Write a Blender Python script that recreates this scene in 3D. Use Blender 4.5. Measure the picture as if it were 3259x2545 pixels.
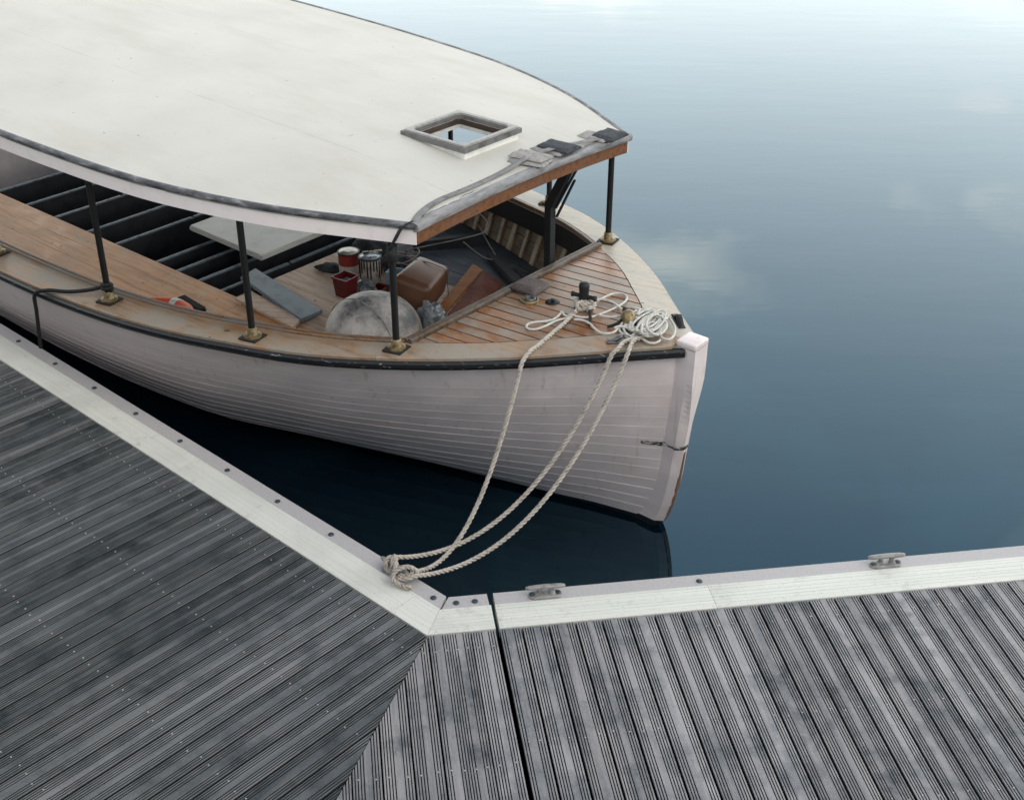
import bpy, bmesh, math, random
from mathutils import Vector, Matrix, noise
R = math.radians
sin, cos, pi = math.sin, math.cos, math.pi
random.seed(7)
for o in list(bpy.data.objects): bpy.data.objects.remove(o, do_unlink=True)
scene = bpy.context.scene
C = scene.collection

# ------------------------------------------------------------------ camera
IW, IH, FPX = 3259.0, 2545.0, 3923.7
CAMH, PITCH, ROLL = 4.4, R(30.4997), R(0.2668)
cam_data = bpy.data.cameras.new('camera'); cam = bpy.data.objects.new('camera', cam_data); C.objects.link(cam)
cam_data.sensor_fit = 'HORIZONTAL'; cam_data.sensor_width = 36.0
cam_data.lens = 36.0 * FPX / IW
cam_data.clip_start = 0.05; cam_data.clip_end = 6000
fwd = Vector((0, cos(PITCH), -sin(PITCH))); up0 = Vector((0, sin(PITCH), cos(PITCH))); rt0 = Vector((1, 0, 0))
rgt = cos(ROLL) * rt0 + sin(ROLL) * up0; upv = -sin(ROLL) * rt0 + cos(ROLL) * up0
cam.matrix_world = Matrix(((rgt.x, upv.x, -fwd.x, 0), (rgt.y, upv.y, -fwd.y, 0), (rgt.z, upv.z, -fwd.z, CAMH), (0, 0, 0, 1)))
scene.camera = cam

# ------------------------------------------------------------------ sky and sun (bright, thinly overcast evening)
HAZE_POW, HAZE_COL = 1.75, (26.0, 27.0, 25.6, 1)   # pale haze low in the sky
SUN_EL, SUN_AZ = 52.0, 134.0          # azimuth measured from +y towards +x
world = bpy.data.worlds.new('World'); scene.world = world; world.use_nodes = True
wn, wl = world.node_tree.nodes, world.node_tree.links
wn.clear()
wout = wn.new('ShaderNodeOutputWorld'); bg = wn.new('ShaderNodeBackground')
sky = wn.new('ShaderNodeTexSky'); sky.sky_type = 'NISHITA'; sky.sun_disc = False
sky.sun_elevation = R(SUN_EL); sky.sun_rotation = R(SUN_AZ)
sky.air_density = 1.0; sky.dust_density = 0.4; sky.ozone_density = 1.6
tcw = wn.new('ShaderNodeTexCoord')
mapw = wn.new('ShaderNodeMapping'); mapw.inputs['Scale'].default_value = (1.6, 1.6, 4.2); mapw.inputs['Location'].default_value = (8.225, 1.7, 3.25)
nzw = wn.new('ShaderNodeTexNoise'); nzw.inputs['Scale'].default_value = 1.9; nzw.inputs['Detail'].default_value = 6; nzw.inputs['Roughness'].default_value = 0.55
crw = wn.new('ShaderNodeValToRGB'); crw.color_ramp.elements[0].position = 0.545; crw.color_ramp.elements[1].position = 0.74
crw.color_ramp.elements[0].color = (0, 0, 0, 1); crw.color_ramp.elements[1].color = (1, 1, 1, 1)
facw = wn.new('ShaderNodeMath'); facw.operation = 'MULTIPLY'; facw.inputs[1].default_value = 0.62
mixw = wn.new('ShaderNodeMixRGB'); mixw.inputs[2].default_value = (34.0, 28.0, 22.0, 1)
sepw = wn.new('ShaderNodeSeparateXYZ'); wl.new(tcw.outputs['Generated'], sepw.inputs[0])
hz_ = wn.new('ShaderNodeMath'); hz_.operation = 'SUBTRACT'; hz_.use_clamp = True; hz_.inputs[0].default_value = 1.0; wl.new(sepw.outputs['Z'], hz_.inputs[1])
hp_ = wn.new('ShaderNodeMath'); hp_.operation = 'POWER'; wl.new(hz_.outputs[0], hp_.inputs[0]); hp_.inputs[1].default_value = HAZE_POW
hm_ = wn.new('ShaderNodeMath'); hm_.operation = 'MULTIPLY'; wl.new(hp_.outputs[0], hm_.inputs[0]); hm_.inputs[1].default_value = 0.92
mixh = wn.new('ShaderNodeMixRGB'); mixh.inputs[2].default_value = HAZE_COL
wl.new(hm_.outputs[0], mixh.inputs[0]); wl.new(sky.outputs[0], mixh.inputs[1])
wl.new(tcw.outputs['Generated'], mapw.inputs[0]); wl.new(mapw.outputs[0], nzw.inputs['Vector']); wl.new(nzw.outputs['Fac'], crw.inputs[0])
wl.new(crw.outputs[0], facw.inputs[0]); wl.new(facw.outputs[0], mixw.inputs[0]); wl.new(mixh.outputs[0], mixw.inputs[1])
wl.new(mixw.outputs[0], bg.inputs[0]); wl.new(bg.outputs[0], wout.inputs[0])
bg.inputs[1].default_value = 0.15
sun_d = bpy.data.lights.new('sun', 'SUN'); sun_d.energy = 0.95; sun_d.angle = R(36); sun_d.color = (1.0, 0.88, 0.68)
sun = bpy.data.objects.new('sun', sun_d); C.objects.link(sun)
sd = Vector((sin(R(SUN_AZ)) * cos(R(SUN_EL)), cos(R(SUN_AZ)) * cos(R(SUN_EL)), sin(R(SUN_EL))))
sun.rotation_euler = sd.to_track_quat('Z', 'Y').to_euler(); sun.location = (4, 4, 8)
scene.view_settings.view_transform = 'Standard'; scene.view_settings.look = 'None'
scene.view_settings.exposure = 0.10; scene.view_settings.gamma = 1.0
scene.render.engine = 'CYCLES'

# ------------------------------------------------------------------ helpers
def obj(name, verts, faces, mat, parent=None, smooth=False, loc=None, rot=None):
    me = bpy.data.meshes.new(name); me.from_pydata([tuple(v) for v in verts], [], faces)
    bm = bmesh.new(); bm.from_mesh(me); bmesh.ops.recalc_face_normals(bm, faces=bm.faces); bm.to_mesh(me); bm.free()
    return link(name, me, mat, parent, smooth, loc, rot)
def link(name, me, mat, parent=None, smooth=False, loc=None, rot=None):
    o = bpy.data.objects.new(name, me); C.objects.link(o)
    if mat and not me.materials: me.materials.append(mat)
    if smooth:
        for p in me.polygons: p.use_smooth = True
    if parent: o.parent = parent
    if loc is not None: o.location = loc
    if rot is not None: o.rotation_euler = rot
    return o
def bobj(name, bm, mat, parent=None, smooth=False, loc=None, rot=None, recalc=True):
    me = bpy.data.meshes.new(name)
    if recalc: bmesh.ops.recalc_face_normals(bm, faces=bm.faces)
    bm.to_mesh(me); bm.free()
    return link(name, me, mat, parent, smooth, loc, rot)
def empty(name, loc, rz=0):
    o = bpy.data.objects.new(name, None); C.objects.link(o); o.location = loc; o.rotation_euler = (0, 0, rz); o.empty_display_size = 0.1
    return o
def tag(o, label, cat=None, group=None):
    o['label'] = label
    if cat: o['category'] = cat
    if group: o['group'] = group
    return o
def bm_box(bm, sx, sy, sz, M=Matrix(), bev=0.0, seg=1):
    r = bmesh.ops.create_cube(bm, size=1.0, matrix=M @ Matrix.Diagonal((sx, sy, sz, 1)))
    if bev:
        es = list({e for v in r['verts'] for e in v.link_edges})
        bmesh.ops.bevel(bm, geom=es, offset=bev, segments=seg, affect='EDGES', profile=0.5)
def bm_cyl(bm, r, h, M=Matrix(), n=20, r2=None, bev=0):
    bmesh.ops.create_cone(bm, cap_ends=True, segments=n, radius1=r, radius2=r if r2 is None else r2, depth=h, matrix=M)
def T(x, y, z): return Matrix.Translation((x, y, z))
def lathe(prof, n=24):
    """prof list of (r,z) from bottom to top -> verts, faces"""
    vs, fs = [], []
    for r, z in prof:
        for k in range(n): a = 2 * pi * k / n; vs.append((r * cos(a), r * sin(a), z))
    for i in range(len(prof) - 1):
        for k in range(n): fs.append((i * n + k, i * n + (k + 1) % n, (i + 1) * n + (k + 1) % n, (i + 1) * n + k))
    fs.append(tuple(range(n - 1, -1, -1))); fs.append(tuple((len(prof) - 1) * n + k for k in range(n)))
    return vs, fs
def lerp_tab(tab, x):
    """smooth (Catmull-Rom-like cubic) interpolation through a table sorted by x"""
    t = sorted(tab)
    if x <= t[0][0]: return t[0][1]
    if x >= t[-1][0]: return t[-1][1]
    for i in range(len(t) - 1):
        if t[i][0] <= x <= t[i + 1][0]:
            x0, y0 = t[i]; x1, y1 = t[i + 1]; h = x1 - x0
            def slope(j):
                if j == 0: return (t[1][1] - t[0][1]) / (t[1][0] - t[0][0])
                if j == len(t) - 1: return (t[-1][1] - t[-2][1]) / (t[-1][0] - t[-2][0])
                return (t[j + 1][1] - t[j - 1][1]) / (t[j + 1][0] - t[j - 1][0])
            s = (x - x0) / h; m0, m1 = slope(i) * h, slope(i + 1) * h
            return (2 * s**3 - 3 * s**2 + 1) * y0 + (s**3 - 2 * s**2 + s) * m0 + (-2 * s**3 + 3 * s**2) * y1 + (s**3 - s**2) * m1
def sweep(path, prof, side=None, closed_caps=True):
    """sweep a closed profile [(a, b)] along a path; a = horizontal offset to the left of travel, b = up"""
    n = len(path); m = len(prof); vs, fs = [], []
    P = [Vector(p) for p in path]
    for i in range(n):
        d = (P[min(i + 1, n - 1)] - P[max(i - 1, 0)]); d.z = 0; d.normalize()
        l = Vector((-d.y, d.x, 0))
        for a, b in prof: vs.append(P[i] + l * a + Vector((0, 0, b)))
    for i in range(n - 1):
        for k in range(m): fs.append((i * m + k, i * m + (k + 1) % m, (i + 1) * m + (k + 1) % m, (i + 1) * m + k))
    if closed_caps: fs.append(tuple(range(m))); fs.append(tuple((n - 1) * m + k for k in range(m)))
    return vs, fs
def resample(path, ds):
    P = [Vector(p) for p in path]
    # Catmull-Rom densify
    Q = []
    for i in range(len(P) - 1):
        p0 = P[max(i - 1, 0)]; p1 = P[i]; p2 = P[i + 1]; p3 = P[min(i + 2, len(P) - 1)]
        for k in range(12):
            s = k / 12
            Q.append(0.5 * ((2 * p1) + (p2 - p0) * s + (2 * p0 - 5 * p1 + 4 * p2 - p3) * s * s + (3 * p1 - p0 - 3 * p2 + p3) * s**3))
    Q.append(P[-1])
    out = [Q[0]]; acc = 0; last = Q[0]
    for q in Q[1:]:
        seg = (q - last).length
        while acc + seg >= ds and seg > 1e-9:
            last = last + (q - last) * ((ds - acc) / seg); out.append(last.copy()); seg = (q - last).length; acc = 0
        acc += seg; last = q
    return out
def frames(P):
    n = len(P); out = []; nrm = None
    for i in range(n):
        t = (P[min(i + 1, n - 1)] - P[max(i - 1, 0)]).normalized()
        if nrm is None: nrm = t.orthogonal().normalized()
        nrm = (nrm - t * nrm.dot(t)).normalized(); out.append((t, nrm, t.cross(nrm)))
    return out
def tube_geo(P, r, sides, vs, fs, off=None):
    F = frames(P); b = len(vs); n = len(P)
    for i in range(n):
        t, a, c = F[i]
        for k in range(sides): th = 2 * pi * k / sides; vs.append(P[i] + (a * cos(th) + c * sin(th)) * r)
    for i in range(n - 1):
        for k in range(sides): fs.append((b + i * sides + k, b + i * sides + (k + 1) % sides, b + (i + 1) * sides + (k + 1) % sides, b + (i + 1) * sides + k))
    fs.append(tuple(b + k for k in range(sides))); fs.append(tuple(b + (n - 1) * sides + k for k in range(sides)))
def rope_geo(path, rad, pitch, vs, fs, sides=6, step=9):
    P = resample(path, pitch / step); F = frames(P)
    for s in range(3):
        Q = [P[i] + (F[i][1] * cos(2 * pi * (i / step + s / 3)) + F[i][2] * sin(2 * pi * (i / step + s / 3))) * rad * 0.56 for i in range(len(P))]
        tube_geo(Q, rad * 0.50, sides, vs, fs)
def rope(name, paths, rad, pitch, mat, parent=None, **kw):
    vs, fs = [], []
    for p in paths: rope_geo(p, rad, pitch, vs, fs, **kw)
    return obj(name, vs, fs, mat, parent, smooth=True)
def tube(name, paths, r, mat, parent=None, sides=8, ds=0.012):
    vs, fs = [], []
    for p in paths: tube_geo(resample(p, ds), r, sides, vs, fs)
    return obj(name, vs, fs, mat, parent, smooth=True)

# pixel (of the 3259 x 2545 photograph) -> point on the level z
def at(px, py, z=0.0):
    d = rgt * ((px - IW / 2) / FPX) - upv * ((py - IH / 2) / FPX) + fwd
    return Vector((0, 0, CAMH)) + d * ((z - CAMH) / d.z)

# ------------------------------------------------------------------ materials
def srgb(r, g, b):
    f = lambda c: (c / 255 / 12.92) if c / 255 <= 0.04045 else ((c / 255 + 0.055) / 1.055) ** 2.4
    return (f(r), f(g), f(b), 1)
class NM:
    """small node-material builder"""
    def __init__(s, name, rough=0.6, metal=0.0, spec=0.5):
        s.m = bpy.data.materials.new(name); s.m.use_nodes = True; s.n = s.m.node_tree.nodes; s.l = s.m.node_tree.links
        s.b = s.n['Principled BSDF']; s.b.inputs['Roughness'].default_value = rough; s.b.inputs['Metallic'].default_value = metal
        s.b.inputs['Specular IOR Level'].default_value = spec
        s.tc = s.n.new('ShaderNodeTexCoord'); s.info = None
    def coord(s, scale=(1, 1, 1), rnd=False, rot=(0, 0, 0)):
        mp = s.n.new('ShaderNodeMapping'); mp.inputs['Scale'].default_value = scale; mp.inputs['Rotation'].default_value = rot
        s.l.new(s.tc.outputs['Object'], mp.inputs[0])
        if rnd:
            oi = s.n.new('ShaderNodeObjectInfo'); mu = s.n.new('ShaderNodeVectorMath'); mu.operation = 'SCALE'
            mu.inputs[0].default_value = (37.0, 23.0, 11.0); s.l.new(oi.outputs['Random'], mu.inputs['Scale'])
            ad = s.n.new('ShaderNodeVectorMath'); ad.operation = 'ADD'; s.l.new(mp.outputs[0], ad.inputs[0]); s.l.new(mu.outputs[0], ad.inputs[1])
            return ad.outputs[0]
        return mp.outputs[0]
    def rnd(s): return s.n.new('ShaderNodeObjectInfo').outputs['Random']
    def noise(s, co, scale, detail=4, rough=0.55, dist=0.0):
        t = s.n.new('ShaderNodeTexNoise'); t.inputs['Scale'].default_value = scale; t.inputs['Detail'].default_value = detail
        t.inputs['Roughness'].default_value = rough; t.inputs['Distortion'].default_value = dist; s.l.new(co, t.inputs['Vector']); return t.outputs['Fac']
    def ramp(s, fac, stops):
        r = s.n.new('ShaderNodeValToRGB'); e = r.color_ramp.elements
        while len(e) < len(stops): e.new(0.5)
        for i, (p, c) in enumerate(stops): e[i].position = p; e[i].color = c if len(c) == 4 else (*c, 1)
        s.l.new(fac, r.inputs[0]); return r.outputs[0]
    def mask(s, fac, lo, hi): return s.ramp(fac, [(lo, (0, 0, 0, 1)), (hi, (1, 1, 1, 1))])
    def mix(s, fac, a, b, mode='MIX'):
        m = s.n.new('ShaderNodeMixRGB'); m.blend_type = mode
        for i, v in ((0, fac), (1, a), (2, b)):
            if hasattr(v, 'is_output'): s.l.new(v, m.inputs[i])
            else: m.inputs[i].default_value = v
        return m.outputs[0]
    def math(s, op, a, b=0.0, clamp=False):
        m = s.n.new('ShaderNodeMath'); m.operation = op; m.use_clamp = clamp
        for i, v in ((0, a), (1, b)):
            if hasattr(v, 'is_output'): s.l.new(v, m.inputs[i])
            else: m.inputs[i].default_value = v
        return m.outputs[0]
    def col(s, c):
        if hasattr(c, 'is_output'): s.l.new(c, s.b.inputs['Base Color'])
        else: s.b.inputs['Base Color'].default_value = c
        return s
    def rough(s, f): s.l.new(f, s.b.inputs['Roughness']); return s
    def bump(s, h, strength=0.3, dist=0.01):
        b = s.n.new('ShaderNodeBump'); b.inputs['Strength'].default_value = strength; b.inputs['Distance'].default_value = dist
        s.l.new(h, b.inputs['Height']); s.l.new(b.outputs[0], s.b.inputs['Normal']); return s
def simple(name, c, rough=0.6, metal=0.0, var=0.18, scale=9.0, bump=0.15, dark=None, spec=0.5):
    k = NM(name, rough, metal, spec); co = k.coord(rnd=True)
    n1 = k.noise(co, scale, 5); n2 = k.noise(co, scale * 7, 3)
    d = dark or tuple(x * (1 - 2.2 * var) for x in c[:3]) + (1,)
    h = tuple(min(1, x * (1 + 0.6 * var)) for x in c[:3]) + (1,)
    k.col(k.ramp(n1, [(0.3, d), (0.5, c), (0.75, h)])).bump(n2, bump, 0.004)
    return k.m

M = {}
# weathered decking boards: grey-mauve ridges, dark damp streaks along the grain
def decking(name, hi, mid, lo, stain):
    k = NM(name, 0.7, 0, 0.35); co = k.coord((0.9, 14, 14), True); co2 = k.coord((2.2, 2.2, 2.2), True); co3 = k.coord((5, 60, 60), True)
    g = k.noise(co, 1.0, 6, 0.6); b = k.noise(co2, 1.7, 5, 0.65); f = k.noise(co3, 2.2, 4, 0.7); sp = k.noise(co2, 60, 3, 0.6)
    c = k.ramp(g, [(0.25, lo), (0.5, mid), (0.75, hi)])
    c = k.mix(k.mask(b, 0.47, 0.70), c, stain)
    c = k.mix(0.22, c, k.ramp(f, [(0.3, lo), (0.65, hi)]))
    c = k.mix(k.mask(sp, 0.62, 0.72), c, hi)
    r = k.rnd()
    br = k.n.new('ShaderNodeBrightContrast'); k.l.new(c, br.inputs[0]); k.l.new(k.math('MULTIPLY', k.math('SUBTRACT', r, 0.5), 0.09), br.inputs[1])
    k.col(br.outputs[0]).bump(f, 0.2, 0.002); return k.m
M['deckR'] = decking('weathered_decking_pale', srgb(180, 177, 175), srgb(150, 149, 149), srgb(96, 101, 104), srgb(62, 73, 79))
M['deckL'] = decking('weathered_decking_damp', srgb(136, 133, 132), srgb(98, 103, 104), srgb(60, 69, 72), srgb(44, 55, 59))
k = NM('brushed_aluminium', 0.55, 0.0, 0.4); co = k.coord((0.6, 40, 40), True); n = k.noise(co, 2, 4); co2 = k.coord((1, 1, 1), True); n2 = k.noise(co2, 120, 2); n3 = k.noise(co2, 1.5, 4)
c = k.mix(k.mask(n2, 0.66, 0.72), k.ramp(n, [(0.3, srgb(216, 217, 206)), (0.7, srgb(229, 230, 219))]), srgb(150, 156, 156)); c = k.mix(k.math('MULTIPLY', k.mask(n3, 0.5, 0.72), 0.4), c, srgb(176, 178, 168))
c = k.mix(k.math('MULTIPLY', k.mask(k.noise(co2, 7, 6, 0.7), 0.58, 0.72), 0.35), c, srgb(140, 142, 136))
k.col(c).bump(n, 0.15, 0.002); M['alu'] = k.m
M['deckgroove'] = simple('dark_groove_board', srgb(36, 40, 40), 0.85, 0, 0.3, 14, 0.2)
M['fender'] = simple('grey_edge_strip', srgb(184, 181, 179), 0.6, 0.0, 0.06, 60, 0.1)
M['bolt'] = simple('dull_green_grey_bolt', srgb(70, 82, 84), 0.45, 0.4, 0.2)
M['galv'] = simple('galvanised_cleat_metal', srgb(152, 151, 147), 0.5, 0.25, 0.22, 30, 0.25)
M['screw'] = simple('stainless_screw', srgb(205, 202, 198), 0.35, 0.5, 0.1)
M['black'] = simple('black_float', (0.006, 0.007, 0.008, 1), 0.85, 0, 0.1)
# boat
k = NM('hull_white_paint', 0.42, 0, 0.5); co = k.coord((0.8, 6, 6)); n = k.noise(co, 1.2, 5); co2 = k.coord((11, 11, 0.55)); st = k.noise(co2, 1.6, 5, 0.62); co3 = k.coord((1, 1, 1)); fine = k.noise(co3, 30, 5); 
c = k.ramp(n, [(0.3, srgb(216, 204, 201)), (0.7, srgb(236, 223, 220))])
c = k.mix(k.math('MULTIPLY', k.mask(st, 0.60, 0.72), 0.45), c, srgb(172, 150, 124))
sep = k.n.new('ShaderNodeSeparateXYZ'); k.l.new(k.tc.outputs['Object'], sep.inputs[0])
def band(x, c0, w): return k.math('SUBTRACT', 1.0, k.math('DIVIDE', k.math('ABSOLUTE', k.math('SUBTRACT', x, c0)), w), True)
scr = k.math('MULTIPLY', band(sep.outputs['Z'], 0.165, 0.026), k.mask(k.noise(k.coord((14, 14, 50)), 2.0, 6, 0.75), 0.44, 0.52))
scr = k.math('MULTIPLY', scr, k.math('GREATER_THAN', sep.outputs['X'], -0.13)); scr = k.mask(scr, 0.3, 0.42)
c = k.mix(scr, c, srgb(36, 40, 42)); chip = k.mask(k.noise(co3, 14, 6, 0.7), 0.735, 0.75); c = k.mix(chip, c, srgb(92, 90, 90))
k.col(c).bump(fine, 0.12, 0.004); M['hull'] = k.m
M['antifoul'] = simple('black_antifouling', (0.008, 0.009, 0.010, 1), 0.6, 0, 0.2)
k = NM('chipped_black_rail', 0.4, 0, 0.5); co = k.coord((3, 14, 30)); n = k.noise(co, 3, 6, 0.7); 
k.col(k.mix(k.mask(n, 0.61, 0.66), (0.006, 0.007, 0.008, 1), srgb(150, 152, 150))).bump(n, 0.3, 0.004); M['rail'] = k.m
def varnish(name, a, b, grey, gmask, rough=0.42, scale=1.0, spec=0.5):
    k = NM(name, rough, 0, spec); co = k.coord((1.6 * scale, 22 * scale, 22 * scale), True); g = k.noise(co, 1.3, 6, 0.62, 0.3)
    co2 = k.coord((1.2, 1.8, 1.8), True); w = k.noise(co2, 2.4, 6, 0.68); co3 = k.coord((1, 1, 1), True); sp = k.noise(co3, 38, 4, 0.6); spots = k.noise(co3, 16, 2, 0.5)
    c = k.ramp(g, [(0.28, a), (0.52, b), (0.78, tuple(min(1, x * 1.25) for x in b[:3]))])
    c = k.mix(k.mask(w, gmask[0], gmask[1]), c, grey)
    c = k.mix(k.math('MULTIPLY', k.mask(sp, 0.60, 0.75), 0.5), c, tuple(x * 0.4 for x in a[:3]) + (1,))
    c = k.mix(k.mask(spots, 0.74, 0.76), c, srgb(44, 34, 28))
    r = k.rnd(); br = k.n.new('ShaderNodeBrightContrast'); k.l.new(c, br.inputs[0]); k.l.new(k.math('MULTIPLY', k.math('SUBTRACT', r, 0.5), 0.035), br.inputs[1])
    k.col(br.outputs[0]).bump(g, 0.25, 0.003); k.rough(k.ramp(w, [(0.35, (rough * 0.8,) * 3), (0.7, (min(1, rough * 1.5),) * 3)])); return k.m
M['foredeck'] = varnish('worn_varnished_deck', srgb(92, 60, 40), srgb(146, 102, 68), srgb(142, 132, 120), (0.42, 0.60), 0.34)
M['cover'] = varnish('worn_covering_board', srgb(106, 78, 52), srgb(154, 120, 88), srgb(150, 140, 126), (0.38, 0.58), 0.42)
M['sole'] = varnish('honey_floorboard', srgb(160, 108, 66), srgb(202, 148, 100), srgb(204, 182, 160), (0.48, 0.72), 0.5)
M['pale_sole'] = varnish('pale_floorboard', srgb(150, 120, 96), srgb(186, 158, 134), srgb(204, 190, 176), (0.46, 0.7), 0.55)
M['grey_sole'] = varnish('grey_painted_board', srgb(58, 66, 72), srgb(74, 82, 90), srgb(88, 96, 104), (0.5, 0.75), 0.6)
M['coaming'] = varnish('weathered_moulding', srgb(62, 46, 36), srgb(128, 100, 76), srgb(120, 114, 108), (0.42, 0.62), 0.4, 1.6)
M['coaming_dark'] = varnish('dark_weathered_moulding', srgb(44, 38, 34), srgb(92, 78, 66), srgb(112, 106, 100), (0.48, 0.68), 0.4, 1.6)
M['cover_pale'] = varnish('worn_skylit_covering_board', srgb(128, 110, 88), srgb(172, 158, 134), srgb(180, 174, 160), (0.38, 0.62), 0.35)  # far-side boards: worn wood, with sky reflection painted in as a paler tone
M['fascia_wood'] = varnish('brown_fascia', srgb(82, 54, 38), srgb(116, 78, 54), srgb(104, 86, 72), (0.52, 0.75), 0.5)
k = NM('roof_trim_grey', 0.55, 0, 0.5); co = k.coord((1.5, 1.5, 6)); n = k.noise(co, 5, 6, 0.7); n2 = k.noise(co, 22, 4)
k.col(k.ramp(n, [(0.35, srgb(44, 48, 50)), (0.52, srgb(86, 86, 88)), (0.68, srgb(150, 147, 147))])).bump(n2, 0.3, 0.004); M['trim'] = k.m
k = NM('roof_trim_front', 0.5, 0, 0.5); co = k.coord((5, 1.5, 6)); n = k.noise(co, 4, 6, 0.7)
k.col(k.ramp(n, [(0.35, srgb(96, 94, 94)), (0.6, srgb(142, 140, 140))])).bump(n, 0.3, 0.004); M['trim_front'] = k.m
k = NM('painted_canvas_roof', 0.55, 0, 0.4); co = k.coord((1, 1, 1)); n = k.noise(co, 1.1, 5, 0.6); co2 = k.coord((2.2, 7, 1)); n2 = k.noise(co2, 9, 5, 0.7); n3 = k.noise(co, 26, 3, 0.5); n4 = k.noise(co, 140, 2)
c = k.ramp(n, [(0.3, srgb(182, 179, 169)), (0.7, srgb(194, 191, 181))])
c = k.mix(k.math('MULTIPLY', k.mask(n2, 0.62, 0.70), 0.4), c, srgb(160, 158, 150)); c = k.mix(k.math('MULTIPLY', k.mask(k.noise(k.coord((0.5, 1.6, 1)), 1.3, 6, 0.7), 0.50, 0.72), 0.45), c, srgb(166, 161, 144)); c = k.mix(k.math('MULTIPLY', k.mask(n3, 0.735, 0.75), 0.8), c, srgb(70, 74, 72))
sep = k.n.new('ShaderNodeSeparateXYZ'); k.l.new(k.tc.outputs['Object'], sep.inputs[0])
wob = k.math('MULTIPLY', k.math('SUBTRACT', k.noise(k.coord((1, 3, 1)), 2.0, 4, 0.6), 0.5), 0.07)
crack = k.mask(band(k.math('ADD', sep.outputs['X'], wob), -1.205, 0.005), 0.1, 0.5)          # split paint along the front edge
crack = k.math('MULTIPLY', crack, k.mask(k.noise(k.coord((1, 1, 1)), 3.0, 3), 0.46, 0.52)); c = k.mix(crack, c, srgb(40, 44, 44))
seam = k.math('ADD', band(sep.outputs['Y'], -0.62, 0.006), band(sep.outputs['Y'], 0.66, 0.006)); seam = k.math('MULTIPLY', k.mask(seam, 0.2, 0.6), k.mask(k.noise(k.coord((1, 1, 1)), 4.0, 4), 0.42, 0.6))
c = k.mix(k.math('MULTIPLY', seam, 0.5), c, srgb(130, 128, 120))
k.col(c).bump(n4, 0.08, 0.002); M['roof'] = k.m
M['pinkwhite'] = simple('pinkish_white_paint', srgb(234, 224, 220), 0.5, 0, 0.03, 12, 0.08)
M['whitepaint'] = simple('white_paint_worn', srgb(214, 212, 206), 0.5, 0, 0.10, 8, 0.12)
M['cream'] = simple('cream_painted_rib', srgb(176, 160, 136), 0.6, 0, 0.2, 10, 0.2)
M['brownlining'] = simple('brown_cream_lining', srgb(120, 98, 76), 0.65, 0, 0.3, 4, 0.2)
M['blackpaint'] = simple('black_paint', (0.005, 0.005, 0.006, 1), 0.5, 0, 0.2)
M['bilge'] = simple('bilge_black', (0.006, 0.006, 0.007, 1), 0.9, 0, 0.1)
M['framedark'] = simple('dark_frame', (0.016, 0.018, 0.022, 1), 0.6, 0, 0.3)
M['frametop'] = simple('pale_frame_edge', srgb(112, 122, 130), 0.6, 0, 0.3, 20)
M['brass'] = simple('dull_brass', srgb(138, 122, 90), 0.45, 0.55, 0.35, 40, 0.15)
M['rubberpad'] = simple('dark_base_pad', srgb(34, 34, 32), 0.7, 0, 0.2)
M['iron'] = simple('black_iron', srgb(30, 33, 35), 0.55, 0.2, 0.2, 40)
M['gunmetal'] = simple('gunmetal', srgb(112, 112, 112), 0.4, 0.6, 0.3, 30)
M['hatchwood'] = simple('weathered_hatch_wood', srgb(98, 97, 95), 0.6, 0, 0.35, 14, 0.3, dark=srgb(62, 60, 58))
M['headlining'] = varnish('dark_headlining', srgb(52, 40, 32), srgb(80, 62, 48), srgb(70, 60, 52), (0.5, 0.75), 0.6)
M['hatch_top'] = simple('pale_hatch_rim', srgb(150, 148, 143), 0.55, 0, 0.15, 26, 0.2)
M['hatchin'] = varnish('hatch_inside_wood', srgb(40, 30, 24), srgb(62, 46, 36), srgb(70, 64, 58), (0.5, 0.7), 0.5)
M['caulk'] = simple('black_caulk', (0.01, 0.011, 0.013, 1), 0.7, 0, 0.1)
M['rope'] = simple('natural_rope', srgb(186, 178, 166), 0.85, 0, 0.2, 30, 0.4)
M['rope_white'] = simple('off_white_braided_line', srgb(206, 204, 194), 0.8, 0, 0.14, 60, 0.6)
M['rope_black'] = simple('black_line', (0.012, 0.012, 0.012, 1), 0.8, 0, 0.2, 60, 0.4)
M['strap'] = simple('grey_webbing', srgb(122, 120, 118), 0.8, 0, 0.3, 18, 0.3, dark=srgb(78, 78, 78))
M['strap_wet'] = simple('dark_webbing', srgb(34, 36, 36), 0.8, 0, 0.3, 18, 0.3)
M['felt'] = simple('pale_felt', srgb(150, 146, 142), 0.95, 0, 0.2, 40, 0.8)
M['felt_dark'] = simple('charcoal_felt', srgb(62, 66, 70), 0.95, 0, 0.3, 60, 0.9)
M['carpet'] = simple('brown_grey_carpet', srgb(98, 90, 88), 0.95, 0, 0.25, 80, 0.8)

# ------------------------------------------------------------------ water
k = NM('still_water', 0.035, 0, 0.5); co = k.coord((1, 1, 1)); n = k.noise(co, 0.55, 5, 0.6, 0.6); n2 = k.noise(co, 0.16, 3)
k.b.inputs['IOR'].default_value = 1.82; k.b.inputs['Specular Tint'].default_value = (0.32, 0.73, 1.0, 1)
k.col(k.mix(k.mask(k.math('MULTIPLY', n, n2), 0.24, 0.42), (0.0006, 0.004, 0.008, 1), (0.005, 0.024, 0.027, 1)))
rip = k.noise(k.coord((0.5, 1.6, 1)), 1.4, 3, 0.5)
k.bump(rip, 0.028, 0.05); M['water'] = k.m
w = obj('water', [(-2500, -2500, -0.5), (2500, -2500, -0.5), (2500, 3500, -0.5), (-2500, 3500, -0.5)], [(0, 1, 2, 3)], M['water']); w['kind'] = 'structure'

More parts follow.
